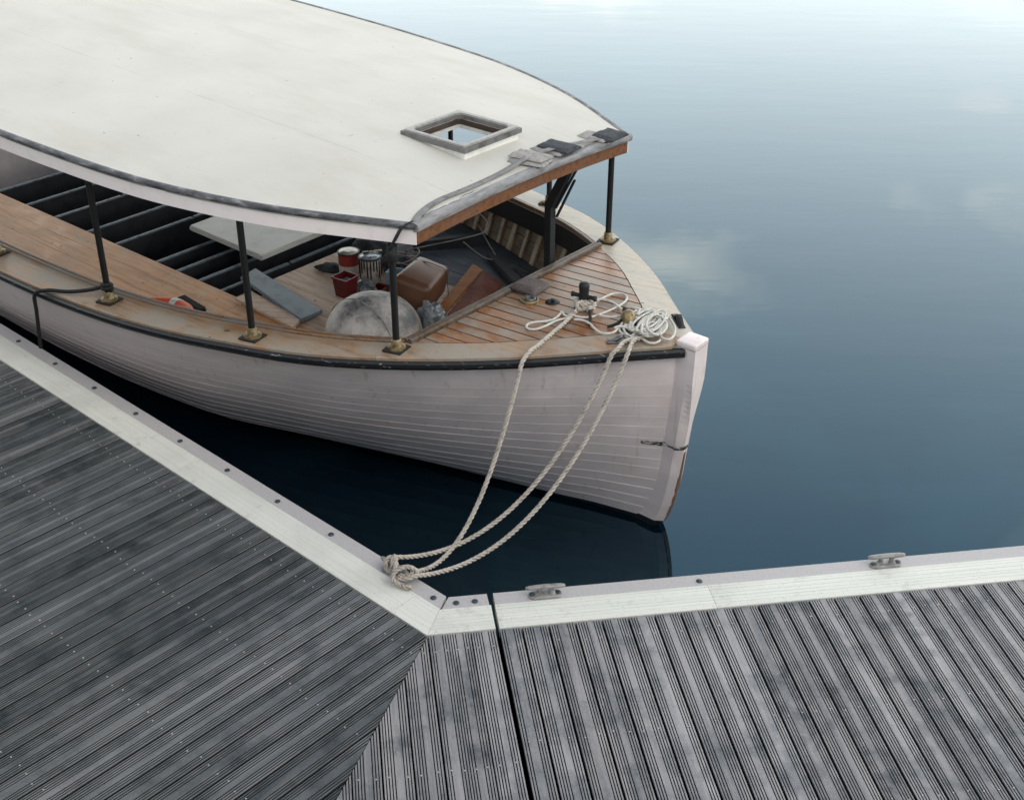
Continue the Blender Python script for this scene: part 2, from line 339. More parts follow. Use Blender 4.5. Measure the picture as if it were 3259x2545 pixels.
# ------------------------------------------------------------------ dock
AL, BR = R(137.992), R(8.366)
eL = Vector((cos(AL), sin(AL), 0)); nL = Vector((-sin(AL), cos(AL), 0))
eR = Vector((cos(BR), sin(BR), 0)); nR = Vector((-sin(BR), cos(BR), 0))
oLi, oLs, oLo = -3.417, -3.617, -3.722     # left edge lines: plank end, seam, outer
oRi, oRs, oRo = 5.014, 5.212, 5.320
def PL(s, o, z=0.0): return eL * s + nL * o + Vector((0, 0, z))
def PR(s, o, z=0.0): return eR * s + nR * o + Vector((0, 0, z))
cin = at(1360, 2024.7); mit = (at(1200, 2310) - cin).normalized()    # plank mitre, towards the viewer
cout = at(1421, 1900)
def hit_mitre(e, n, s):      # offset o at which the line s=const meets the mitre line
    # cin + k*mit has e-coordinate s
    kk = (s - cin.dot(e)) / mit.dot(e); return (cin + mit * kk).dot(n), kk
def plank_prof(w, flip, rng):
    """cross-section heights (y, z) across a grooved board of width w"""
    gd = 0.009; ys = [(0.0, -0.003), (0.002, 0.0)]
    ng = 4; p = 0.0140; x = 0.0085
    flat = w - 2 * (x + ng * p)
    if flip == 1: ng1, ng2 = ng, ng - 1
    elif flip == 0: ng1, ng2 = ng - 1, ng
    else: ng1, ng2 = ng - 1, ng - 1
    if w < 0.115: ng1, ng2 = 2, 3
    for i in range(ng1):
        a = x + i * p; ys += [(a, 0), (a + 0.001, -gd), (a + 0.0045, -gd), (a + 0.0055, 0)]
    x2 = w - x - ng2 * p + 0.0085
    for i in range(ng2):
        a = x2 + i * p; ys += [(a, 0), (a + 0.001, -gd), (a + 0.0045, -gd), (a + 0.0055, 0)]
    ys += [(w - 0.002, 0.0), (w, -0.003)]
    return ys
def plank(parent, e, n, s0, s1, oa, ob, mat, flip, bow=0.0):
    """board between s0..s1 whose ends are at offsets oa(s) and ob(s); local x runs along the board for the grain"""
    prof = plank_prof(s1 - s0, flip, random); dz = random.uniform(-0.0012, 0.0012)
    vs, fs = [], []; mlen = len(prof)
    org = e * ((s0 + s1) / 2) + n * ((oa((s0 + s1) / 2) + ob((s0 + s1) / 2)) / 2)
    X = n; Y = e
    for end in (oa, ob):
        for y, z in prof:
            P = e * (s0 + y) + n * end(s0 + y) - org; vs.append((P.dot(X), P.dot(Y), z + dz))
    bsz = len(vs)
    for end in (oa, ob):
        for y in (0, s1 - s0):
            P = e * (s0 + y) + n * end(s0 + y) - org; vs.append((P.dot(X), P.dot(Y), -0.03))
    for i in range(mlen - 1): fs.append((i, i + 1, mlen + i + 1, mlen + i))
    fs += [(0, mlen, bsz + 2, bsz), (mlen - 1, bsz + 1, bsz + 3, 2 * mlen - 1), (bsz, bsz + 2, bsz + 3, bsz + 1)]
    fs.append(tuple(range(mlen)) + (bsz + 1, bsz)); fs.append(tuple(range(mlen, 2 * mlen)) + (bsz + 3, bsz + 2))
    hand = X.cross(Y).z
    if hand < 0:
        vs = [(x, -y, z) for x, y, z in vs]
    o = obj('plank', vs, fs, mat, parent)
    o.data.materials.append(M['deckgroove'])                     # second, darker colour on the groove faces and board sides
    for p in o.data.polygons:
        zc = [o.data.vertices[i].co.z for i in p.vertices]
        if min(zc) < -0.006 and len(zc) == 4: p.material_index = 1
    o.location = org; o.rotation_euler = (0, 0, math.atan2(X.y, X.x))
    return o
def edge_board(parent, e, n, sa0, sa1, sb0, sb1, oa, ob, mat, name='edge_board', z=0.006, grooves=True, gdep=0.0028):
    """aluminium board; inner side (offset oa) runs sa0..sa1, outer side (ob) sb0..sb1"""
    fr = [0.0, 0.012]; gro = []
    if grooves:
        for g in (0.20, 0.33, 0.46, 0.60, 0.78, 0.90): fr += [g - 0.008, g - 0.003, g + 0.003, g + 0.008]; gro += [g - 0.003, g + 0.003]
    fr += [0.988, 1.0]; vs, fs = [], []
    org = e * ((sa0 + sa1) / 2) + n * ((oa + ob) / 2); hand = e.cross(n).z
    def loc(P): d = P - org; return d.dot(e), d.dot(n)
    m = len(fr)
    for end in (0, 1):
        for f in fr:
            s = (sa0 + (sb0 - sa0) * f) if end == 0 else (sa1 + (sb1 - sa1) * f)
            x, y = loc(e * s + n * (oa + (ob - oa) * f)); zz = z - (gdep if f in gro else 0.0) - (0.003 if f in (0.0, 1.0) else 0)
            vs.append((x, y, zz))
    b = len(vs)
    for end in (0, 1):
        for f in (0, 1):
            s = (sa0 + (sb0 - sa0) * f) if end == 0 else (sa1 + (sb1 - sa1) * f)
            x, y = loc(e * s + n * (oa + (ob - oa) * f)); vs.append((x, y, -0.06))
    for i in range(m - 1): fs.append((i, i + 1, m + i + 1, m + i))
    fs += [(0, m, b + 2, b), (m - 1, b + 1, b + 3, 2 * m - 1), (b, b + 2, b + 3, b + 1), tuple(range(m)) + (b + 1, b), tuple(range(m, 2 * m)) + (b + 3, b + 2)]
    if hand < 0: vs = [(x, -y, q) for x, y, q in vs]
    o = obj(name, vs, fs, mat, parent); o.location = org; o.rotation_euler = (0, 0, math.atan2(e.y, e.x)); return o
def slab(name, pts, z0, z1, mat, parent=None):
    n_ = len(pts); vs = [(p.x, p.y, z0) for p in pts] + [(p.x, p.y, z1) for p in pts]
    fs = [tuple(range(n_)), tuple(range(n_, 2 * n_))] + [(i, (i + 1) % n_, n_ + (i + 1) % n_, n_ + i) for i in range(n_)]
    return obj(name, vs, fs, mat, parent)
# unseen stone quay under the camera, added to block low sky (its edge is 2.8 m above the dock, just below the frame)
det = nL.x * nR.y - nL.y * nR.x
def both(a, b): return Vector(((a * nR.y - b * nL.y) / det, (nL.x * b - nR.x * a) / det, 0))
QC = both(-0.32, 1.03); QW = both(-0.30, 1.01)
k = NM('unseen_quay_stone', 0.85, 0, 0.3); co = k.coord((1, 1, 1)); n = k.noise(co, 3, 6, 0.6); k.col(k.ramp(n, [(0.3, srgb(70, 70, 68)), (0.7, srgb(112, 110, 106))])).bump(n, 0.5, 0.02); M['unseen_quay'] = k.m
q_ = slab('unseen_quay', [QW, QW + eL * 30, QW + eL * 30 + nL * 25, QW + Vector((0, -40, 0)), QW + eR * 30 - nR * 25, QW + eR * 30], -0.9, 2.8, M['unseen_quay']); q_['kind'] = 'structure'
bolt_v, bolt_f = lathe([(0.018, -0.002), (0.018, 0.003), (0.013, 0.007), (0.004, 0.008)], 14)
bolt_me = bpy.data.meshes.new('bolt'); bolt_me.from_pydata(bolt_v, [], bolt_f); bolt_me.materials.append(M['bolt'])
for p in bolt_me.polygons: p.use_smooth = True
def bolt(parent, P): return link('bolt', bolt_me, None, parent, loc=P)
def screws(parent, pts, r=0.0045):
    bm = bmesh.new()
    for P in pts:
        bm_cyl(bm, r, 0.003, T(P.x, P.y, P.z), 8, r * 0.8)
    o = bobj('screws', bm, M['screw'], parent); o['kind'] = 'stuff'; return o
dockL = empty('dock_walkway', (0, 0, 0)); tag(dockL, 'long grey dock walkway of damp dark grooved boards running along the boat side', 'dock', 'dock sections')
dockM = empty('dock_walkway', (0, 0, 0)); tag(dockM, 'narrow corner dock section between the mitred joint and the open black gap', 'dock', 'dock sections')
dockR = empty('dock_walkway', (0, 0, 0)); tag(dockR, 'paler grooved dock walkway with two empty cleats, right of the black gap', 'dock', 'dock sections')
G = 0.0062
s = 4.5485 - 0.14498 * 24; scL = []
while s < 12.5:
    s0, s1 = s + G, s + 0.14498 - G
    # boards left of the corner run from the edge board to beyond the viewer; nearer ones start at the mitre
    if s0 >= cin.dot(eL):
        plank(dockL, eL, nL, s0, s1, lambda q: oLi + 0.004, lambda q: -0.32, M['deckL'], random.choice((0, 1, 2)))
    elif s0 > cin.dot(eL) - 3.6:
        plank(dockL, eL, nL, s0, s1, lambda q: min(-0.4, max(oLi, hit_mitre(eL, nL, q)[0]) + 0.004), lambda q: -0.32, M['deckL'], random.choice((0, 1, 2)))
    for o_ in (oLi + 0.14, oLi + 0.72, oLi + 1.32, oLi + 1.92, oLi + 2.5):
        for q in (s0 + 0.028, s1 - 0.028):
            if q > cin.dot(eL) or o_ > hit_mitre(eL, nL, q)[0] + 0.03: scL.append(PL(q + random.uniform(-.003, .003), o_ + random.uniform(-.012, .012), 0.001))
    s += 0.14498
screws(dockL, scL)
gapsM = [-0.72, -0.575, -0.43, -0.285, -0.14, 0.0, 0.147, 0.2885, 0.409, 0.519, 0.655]
scM = []
for i, s in enumerate(gapsM[:-1]):
    g1 = {0.0: 0.006, 0.147: 0.006, 0.2885: 0.007}.get(s, 0.0025 if s == 0.409 else 0.004)
    s0, s1 = s + g1, gapsM[i + 1] - (0.0015 if gapsM[i + 1] == 0.409 else 0.003)
    def top(q):
        return oRi - 0.004 if q > cin.dot(eR) else min(oRi, hit_mitre(eR, nR, q)[0]) - 0.006
    plank(dockM, eR, nR, s0, s1, lambda q: 1.03, top, M['deckR'], 1)
    for d in (0.13, 0.95, 1.55):
        for q in (s0 + 0.026, s1 - 0.026):
            if top(q) - 0.04 > oRi - d: scM.append(PR(q, oRi - d + random.uniform(-.01, .01), 0.001))
screws(dockM, scM)
scR = []; s = 2.5419 - 0.1456 * 12; s_prev = 0.676
bounds = [0.676] + [s + 0.1456 * i for i in range(0, 44)]
for i in range(len(bounds) - 1):
    s0, s1 = bounds[i] + (G if i else 0), bounds[i + 1] - G
    plank(dockR, eR, nR, s0, s1, lambda q: 1.03, lambda q: oRi - 0.004, M['deckR'], random.choice((0, 1, 2)))
    for d in (0.14, 0.82, 1.4, 2.0):
        for q in (s0 + 0.03, s1 - 0.03): scR.append(PR(q + random.uniform(-.003, .003), oRi - d + random.uniform(-.012, .012), 0.001))
screws(dockR, scR)
# aluminium edge boards
cinL = cin.dot(eL); cs = at(1398, 1940); csL = cs.dot(eL); cinR = cin.dot(eR); csR = cs.dot(eR); coutL = cout.dot(eL); coutR = cout.dot(eR)
jl = [3.956, 5.985, 8.60, 11.2, 13.5]
edge_board(dockL, eL, nL, cinL + 0.002, jl[0] - 0.001, csL + 0.002, jl[0] - 0.001, oLi, oLs, M['alu'], gdep=0.0006)
for i in range(4): edge_board(dockL, eL, nL, jl[i] + 0.001, jl[i + 1] - 0.001, jl[i] + 0.001, jl[i + 1] - 0.001, oLi, oLs, M['alu'], gdep=0.0006)
edge_board(dockM, eR, nR, cinR + 0.003, 0.655, csR + 0.003, 0.655, oRi, oRs, M['alu'])
jr = [0.676, 1.878, 4.3, 7.0]
for i in range(3): edge_board(dockR, eR, nR, jr[i] + 0.001, jr[i + 1] - 0.001, jr[i] + 0.001, jr[i + 1] - 0.001, oRi, oRs, M['alu'])
# grey edge strips and their bolts
edge_board(dockL, eL, nL, csL + 0.006, 13.5, coutL + 0.012, 13.5, oLs - 0.004, oLo, M['fender'], 'edge_strip', -0.004, False)
edge_board(dockM, eR, nR, csR + 0.012, 0.648, coutR + 0.012, 0.645, oRs + 0.003, oRo, M['fender'], 'edge_strip', -0.004, False)
edge_board(dockR, eR, nR, 0.68, 7.0, 0.68, 7.0, oRs + 0.003, oRo, M['fender'], 'edge_strip', -0.004, False)
for s in (3.877, 4.739, 5.241, 5.751, 6.267, 6.788, 7.312, 7.84, 8.37, 8.9, 9.43, 9.96): bolt(dockL, PL(s, (oLs + oLo) / 2 + 0.006, -0.003))
for s in (0.469, 0.572): bolt(dockM, PR(s, (oRs + oRo) / 2 - 0.004, -0.003))
for s in (1.846, 3.9): bolt(dockR, PR(s, (oRs + oRo) / 2 - 0.004, -0.003))
al = []
for j in jl[:4]:
    for ds in (-0.02, 0.02): al += [PL(j + ds, oLi - 0.018, 0.006), PL(j + ds, oLs + 0.016, 0.006)]
for s in (4.9, 6.9, 7.8): al += [PL(s, oLi - 0.02, 0.006), PL(s, oLs + 0.016, 0.006)]
screws(dockL, al, 0.0042)
screws(dockM, [PR(cinR + 0.05, oRi + 0.015, .006), PR(0.635, oRi + 0.016, .006), PR(csR + 0.02, oRs - 0.016, .006), PR(0.635, oRs - 0.016, .006)], 0.0042)
screws(dockR, [PR(j + d, o_, .006) for j in (0.676, 1.878, 4.3) for d in (-0.02, 0.02) for o_ in (oRi + 0.016, oRs - 0.016) if not (j < 1 and d < 0)], 0.0042)
# dark floats and bearers under the boards
slab('float', [PL(13, -0.32), PL(13, oLs), PL(csL + 0.01, oLs), cin + mit * 0.02, QC], -0.75, -0.062, M['black'], dockL)
slab('float', [QC, cin, PR(csR + 0.02, oRs), PR(0.64, oRs), PR(0.64, 1.03)], -0.74, -0.064, M['black'], dockM)
slab('float', [PR(0.69, 1.03), PR(0.69, oRs), PR(6.9, oRs), PR(6.9, 1.03)], -0.75, -0.066, M['black'], dockR)

# cleats
def cleat_parts(root):
    bm = bmesh.new()
    # oval foot
    n_ = 28; ring = []
    for k_ in range(n_):
        a = 2 * pi * k_ / n_; ring.append((0.062 * (1 if cos(a) > 0 else -1) + 0.032 * cos(a), 0.032 * sin(a)))
    for z0, z1, q0, q1 in ((0, 0.010, 1, 1), (0.010, 0.016, 1, 0.86)):
        a = [bm.verts.new((x * q0, y * q0, z0)) for x, y in ring]; b = [bm.verts.new((x * q1, y * q1, z1)) for x, y in ring]
        for k_ in range(n_): bm.faces.new((a[k_], a[(k_ + 1) % n_], b[(k_ + 1) % n_], b[k_]))
        bm.faces.new(b)
    bobj('foot', bm, M['galv'], root, True)
    for sx in (-1, 1):
        vs, fs = [], []
        for z, x, rx, ry in ((0.012, 0.043, 0.028, 0.022), (0.022, 0.037, 0.018, 0.016), (0.034, 0.032, 0.013, 0.013), (0.048, 0.034, 0.015, 0.014), (0.058, 0.042, 0.024, 0.014)):
            for k_ in range(14): a = 2 * pi * k_ / 14; vs.append((sx * x + rx * cos(a), ry * sin(a), z))
        for i in range(4):
            for k_ in range(14): fs.append((i * 14 + k_, i * 14 + (k_ + 1) % 14, (i + 1) * 14 + (k_ + 1) % 14, (i + 1) * 14 + k_))
        obj('horn_leg', vs, fs, M['galv'], root, True)
        b = link('bolt', bolt_me, None, root, loc=(sx * 0.072, 0, 0.015))
    vs, fs = [], []; prof = [(-0.112, 0.003), (-0.109, 0.009), (-0.09, 0.0135), (-0.05, 0.015), (0, 0.0155), (0.05, 0.015), (0.09, 0.0135), (0.109, 0.009), (0.112, 0.003)]
    for x, r in prof:
        for k_ in range(14): a = 2 * pi * k_ / 14; vs.append((x, r * 1.15 * cos(a), 0.063 + r * 0.85 * sin(a) - 0.02 * (x / 0.11) ** 2 * 0.1))
    for i in range(len(prof) - 1):
        for k_ in range(14): fs.append((i * 14 + k_, i * 14 + (k_ + 1) % 14, (i + 1) * 14 + (k_ + 1) % 14, (i + 1) * 14 + k_))
    fs += [tuple(range(14)), tuple((len(prof) - 1) * 14 + k_ for k_ in range(14))]
    obj('horn_bar', vs, fs, M['galv'], root, True)
def copy_tree(o, loc, rz):
    c = o.copy(); C.objects.link(c); c.location = loc; c.rotation_euler = (0, 0, rz)
    for ch in list(o.children):
        d = ch.copy(); C.objects.link(d); d.parent = c
    return c
cl1 = empty('dock_cleat', PR(0.964, (oRs + oRo) / 2 - 0.008, -0.003), BR); cleat_parts(cl1)
tag(cl1, 'empty grey metal cleat on the dock edge just right of the black gap', 'cleat', 'dock cleats')
cl2 = copy_tree(cl1, PR(2.945, (oRs + oRo) / 2 - 0.008, -0.003), BR); cl2['label'] = 'empty grey metal cleat on the dock edge against open blue water'
CL = at(1279, 1815, 0.0); CLp = PL(CL.dot(eL) + 0.01, (oLs + oLo) / 2 + 0.004, -0.003)
cl3 = copy_tree(cl1, CLp, AL); cl3['label'] = 'dock cleat wrapped in knotted mooring rope at the dock corner'

# ------------------------------------------------------------------ the boat (local frame: x forward, y to the far side, z as in the world)
YAW = R(50.2 - 90)
ba = Vector((cos(YAW), sin(YAW), 0)); bt = Vector((-sin(YAW), cos(YAW), 0))
BO = Vector((1.011, 6.688, 0))
def W(u, v, z=0.0): return BO + ba * u + bt * v + Vector((0, 0, z))
def L(P): d = Vector(P) - BO; return d.dot(ba), d.dot(bt), P[2]
boat = empty('wooden_launch', BO, YAW)
tag(boat, 'old white wooden launch with flat canopy roof and varnished deck moored at the dock', 'boat')
def zs(u): return 0.91 + 0.08 * u + 0.006 * u * u                     # sheer height
BS = [(0.10, .05), (-.3, .41), (-.64, .725), (-.96, .975), (-1.28, 1.19), (-1.6, 1.37), (-1.9, 1.50), (-2.3, 1.62), (-2.8, 1.75), (-3.4, 1.84), (-4.2, 1.88), (-5.5, 1.86), (-7, 1.72), (-8, 1.55)]
BWL = [(-.10, .045), (-.23, .075), (-.46, .125), (-.68, .19), (-1.43, .36), (-2.5, .56), (-3.5, .74), (-4.5, .86), (-6, .9), (-8, .8)]
def bs(u): return lerp_tab(BS, u)
STEM = [(1.05, .175), (.95, .175), (.62, .17), (.40, .15), (.15, .125), (-.1, .10), (-.3, .065), (-.42, .03), (-.5, -.01), (-.62, -.10), (-.8, -.35), (-.95, -.8)]
def ustem(z): return lerp_tab([(a, b) for a, b in STEM], z)
def urab(z): return ustem(z) - 0.135 - 0.02 * max(0, -z)
def hullb(u, z):
    d = urab(z) - u                                                  # distance aft of the rabbet at this level
    d = max(d, 0)
    b1 = max(0.045, lerp_tab(BS, urab(0.85) + 0.02 - d)); b0 = max(0.045, lerp_tab(BWL, -0.10 - d))
    zt = zs(u); s = (z + .5) / (zt + .5); s = min(max(s, 0), 1.1)
    p = 1.0 - 0.60 * min(1, d / 3.0) ** 0.8
    b = b0 + (b1 - b0) * s ** p
    if z < -.5: b = b0 * max(0.0, 1 - ((-.5 - z) / 0.5) ** 1.5)
    return b
def stations(z, n=44):
    u0 = urab(z); return [u0 + (-8 - u0) * (i / (n - 1)) ** 1.7 for i in range(n)]
# planking: each strake a closed strip, its upper edge standing a little proud
hull = empty('hull', (0, 0, 0)); hull.parent = boat
NS = 15
edges = [0.0] + [0.19 * 0 + (i + 0.0) / NS for i in range(1, NS + 1)]
frs = [0.0] + [(i + random.uniform(-.10, .10)) / (NS + 0.9) for i in range(1, NS)] + [1.0]
def zlev(u, f):
    zb = -0.46; zt = zs(u) - 0.035; return zb + (zt - zb) * f
def strake(sg, f0, f1):
    n = 44; vs, fs = [], []
    for i in range(n):
        q = (i / (n - 1)) ** 1.7
        row = []
        for f, off in ((f0 + 0.0001, 0.0), (f1 - 0.0001, (0.0048 - 0.0040 * f1) * (0.55 + 0.9 * abs(noise.noise((q * 5 + f1 * 31, f1 * 17, sg))))), (f1 - 0.0001, -0.018), (f0 + 0.0001, -0.018)):
            z = zlev(0, f); u = urab(z); u = u + (-8 - u) * q; z = zlev(u, f)
            u = urab(z) + (-8 - urab(z)) * q
            b = hullb(u, z) + off + 0.0012 * noise.noise((u * 1.5, f * 40, sg))
            row.append((u, sg * max(b, 0.02), z))
        vs += row
    for i in range(n - 1):
        for k_ in range(4): fs.append((i * 4 + k_, i * 4 + (k_ + 1) % 4, (i + 1) * 4 + (k_ + 1) % 4, (i + 1) * 4 + k_))
    fs += [(0, 1, 2, 3), tuple((n - 1) * 4 + k_ for k_ in range(4))]
    o = obj('strake', vs, fs, M['hull'], hull)
    me = o.data
    for p in me.polygons: p.use_smooth = abs(p.normal.z) < 0.75 and len(p.vertices) == 4
    me.set_sharp_from_angle(angle=R(35))
    return o
for sg in (-1, 1):
    for j in range(NS): strake(sg, frs[j], frs[j + 1])
# bottom below the white paint
for sg in (-1, 1):
    vs, fs = [], []; n = 36; lv = [-0.455, -0.5, -0.58, -0.68, -0.8, -0.95]
    for i in range(n):
        q = (i / (n - 1)) ** 1.7
        for z in lv:
            u = urab(z); u = u + (-8 - u) * q; vs.append((u, sg * max(hullb(u, z) - 0.004, 0.012), z))
    m = len(lv)
    for i in range(n - 1):
        for k_ in range(m - 1): fs.append((i * m + k_, i * m + k_ + 1, (i + 1) * m + k_ + 1, (i + 1) * m + k_))
    obj('bottom', vs, fs, M['antifoul'], hull, True)
vs = []; lv = [zs(-8) - 0.02, 0.3, 0, -0.3, -0.5, -0.7, -0.95]
for z in lv: vs += [(-7.98, -hullb(-8, z), z), (-7.98, hullb(-8, z), z)]
obj('transom', vs, [(2 * i, 2 * i + 1, 2 * i + 3, 2 * i + 2) for i in range(len(lv) - 1)], M['hull'], boat)
# stem: a tapering timber with a blunt bevelled nose, a heavier head block on top
vs, fs = [], []; zz = [0.893, .74, .66, .62, .58, .54, .5, .46, .42, .38, .34, .25, .1, -.05, -.2, -.3, -.4, -.45, -.53, -.62, -.8, -.95]
for z in zz:
    uf = ustem(z); wd = 0.056 + 0.016 * min(1, max(0, (z - .1) / .6)); ub = urab(z) - 0.05
    vs += [(ub, -wd, z), (uf - 0.05, -wd, z), (uf, -0.022 - (wd - .024) * min(1, max(0, (z - .35) / .3)), z), (uf, 0.022 + (wd - .024) * min(1, max(0, (z - .35) / .3)), z), (uf - 0.05, wd, z), (ub, wd, z)]
for i in range(len(zz) - 1):
    for k_ in range(6): fs.append((i * 6 + k_, i * 6 + (k_ + 1) % 6, (i + 1) * 6 + (k_ + 1) % 6, (i + 1) * 6 + k_))
fs += [tuple(range(6)), tuple((len(zz) - 1) * 6 + k_ for k_ in range(6))]
nw = zz.index(-.45) + 1
def stem_piece(name, a, b, mat, par):
    v = vs[a * 6:b * 6]; n_ = b - a; f = [(i * 6 + k_, i * 6 + (k_ + 1) % 6, (i + 1) * 6 + (k_ + 1) % 6, (i + 1) * 6 + k_) for i in range(n_ - 1) for k_ in range(6)] + [tuple(range(6)), tuple((n_ - 1) * 6 + k_ for k_ in range(6))]
    return obj(name, v, f, mat, par)
stem = stem_piece('stem', 0, nw, M['hull'], boat); stem_piece('stem_foot', nw - 1, len(zz), M['antifoul'], stem)
bmm = bmesh.new(); bm_box(bmm, 0.142, 0.154, 0.045, T(0.106, 0, 0.915), 0.012, 3); bobj('stem_head', bmm, M['hull'], stem, True).data.set_sharp_from_angle(angle=R(50))
# worn brown band on the lower nose of the stem
vs, fs = [], []; zz = [.13, .05, -.05, -.15, -.25, -.33, -.40, -.46]
for i, z in enumerate(zz):
    uf = ustem(z) + 0.003; w_ = 0.020 * (0.25 + 0.75 * min(1, i / 3)); vs += [(uf - .006, -0.024, z), (uf, -w_, z), (uf + 0.001, w_ * .6, z), (uf - .006, 0.02, z)]
for i in range(len(zz) - 1):
    for k_ in range(3): fs.append((i * 4 + k_, i * 4 + k_ + 1, (i + 1) * 4 + k_ + 1, (i + 1) * 4 + k_))
obj('bare_wood_strip', vs, fs, M['fascia_wood'], stem)
# rub rails
def sheer_path(sg, u0=0.04, u1=-8.0, n=60, off=0.0, dz=0.0):
    out = []
    for i in range(n):
        u = u0 + (u1 - u0) * (i / (n - 1)) ** 1.4; out.append((u, sg * max(bs(u) + off, 0.03), zs(u) + dz))
    return out
for sg in (-1, 1):
    pr = [(0.0, -0.082), (0.026, -0.078), (0.036, -0.06), (0.034, -0.038), (0.02, -0.026), (0.0, -0.024), (-0.015, -0.03), (-0.015, -0.08)]
    v_, f_ = sweep(sheer_path(sg, 0.09), [(-sg * a * -1 if False else (a if sg < 0 else -a), b) for a, b in pr])
    obj('rub_rail', v_, f_, M['rail'], boat, False)
# covering boards (fore part narrows inside the deck planking, aft part follows the well)
VIN = [(-.20, 0.0), (-.30, .10), (-.46, .28), (-.65, .46), (-.9, .69), (-1.15, .87), (-1.295, .950)]
def vin(u): return lerp_tab(VIN, u) if u > -1.295 else max(bs(u) - 0.25, 0.2)
def uend(v):
    lo, hi = -1.295, -.20
    for _ in range(40):
        mid = (lo + hi) / 2
        if vin(mid) > v: lo = mid
        else: hi = mid
    return (lo + hi) / 2
TH = 0.034
def cover(sg, ua, ub, n=18):
    vs, fs = [], []
    for i in range(n):
        u = ua + (ub - ua) * i / (n - 1); vi = max(vin(u) if u < -.2 else 0.0, 0.0) + 0.003; vo = max(bs(u) + 0.012, vi + 0.02); z = zs(u)
        vs += [(u, sg * vi, z), (u, sg * (vo - .008), z), (u, sg * vo, z - .008), (u, sg * vo, z - TH), (u, sg * vi, z - TH)]
    for i in range(n - 1):
        for k_ in range(5): fs.append((i * 5 + k_, i * 5 + (k_ + 1) % 5, (i + 1) * 5 + (k_ + 1) % 5, (i + 1) * 5 + k_))
    fs += [tuple(range(5)), tuple((n - 1) * 5 + k_ for k_ in range(5))]
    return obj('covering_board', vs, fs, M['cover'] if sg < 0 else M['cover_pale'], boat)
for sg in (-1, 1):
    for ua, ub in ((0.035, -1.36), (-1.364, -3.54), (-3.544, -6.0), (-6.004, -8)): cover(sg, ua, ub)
# foredeck planks
foredeck = empty('foredeck', (0, 0, 0)); foredeck.parent = boat
UC = -1.295; PW = 0.098
for j in range(-11, 11):
    v0, v1 = j * PW + 0.0065, (j + 1) * PW - 0.0065
    a0, a1 = abs(v0), abs(v1)
    if min(a0, a1) > 0.96: continue
    e0, e1 = uend(a0) - 0.008, uend(a1) - 0.008
    if max(e0, e1) < UC + 0.03: continue
    e0 = max(e0, UC + .005); e1 = max(e1, UC + .005)
    pts = [(UC, v0), (e0, v0), (e1, v1), (UC, v1)]
    vs = [(u, v, zs(u) + 0.001) for u, v in pts] + [(u, v, zs(u) - .02) for u, v in pts]
    obj('deck_plank', vs, [(0, 1, 2, 3), (4, 5, 6, 7)] + [(i, (i + 1) % 4, 4 + (i + 1) % 4, 4 + i) for i in range(4)], M['foredeck'], foredeck)
pts = [(UC - .03, -1.05), (-.2, -0.05), (-.2, 0.05), (UC - .03, 1.05)]
vs = [(u, v, zs(u) - .008) for u, v in pts] + [(u, v, zs(u) - .03) for u, v in pts]
obj('caulking', vs, [(0, 1, 2, 3), (4, 5, 6, 7)] + [(i, (i + 1) % 4, 4 + (i + 1) % 4, 4 + i) for i in range(4)], M['caulk'], foredeck)
# deck beam and bulkhead below the fore coaming
bmm = bmesh.new(); bm_box(bmm, 0.05, 2.0, 0.14, T(-1.345, 0, zs(-1.34) - 0.09)); bobj('deck_beam', bmm, M['blackpaint'], boat)
# coamings: double-ridged mouldings round the well
cp = [(-0.028, -0.01), (-0.028, 0.022), (-0.022, 0.028), (-0.006, 0.028), (-0.002, 0.014), (0.004, 0.014), (0.008, 0.022), (0.022, 0.022), (0.028, 0.014), (0.028, -0.01)]
vc = vin(-1.335)
v_, f_ = sweep([(-1.335, -vc - 0.02, zs(-1.335)), (-1.335, 0, zs(-1.335)), (-1.335, vc + 0.02, zs(-1.335))], [(a * 1.25, b * 1.1) for a, b in cp])
obj('front_coaming', v_, f_, M['coaming_dark'], boat)
for sg in (-1, 1):
    path = [(u, sg * (vin(u) + 0.0), zs(u)) for u in [-1.36 - 6.5 * i / 40 for i in range(41)]]
    v_, f_ = sweep(path, [((a if sg < 0 else -a) * 0.8, b * 0.8) for a, b in cp]); obj('side_coaming', v_, f_, M['coaming'], boat)
    path = [(u, sg * (vin(u) + 0.012), zs(u)) for u in [-1.36 - 6.5 * i / 40 for i in range(41)]]
    v_, f_ = sweep(path, [(-0.012, -0.036), (0.012, -0.036), (0.012, -0.20), (-0.012, -0.20)]); obj('inwale', v_, f_, M['blackpaint'], boat)
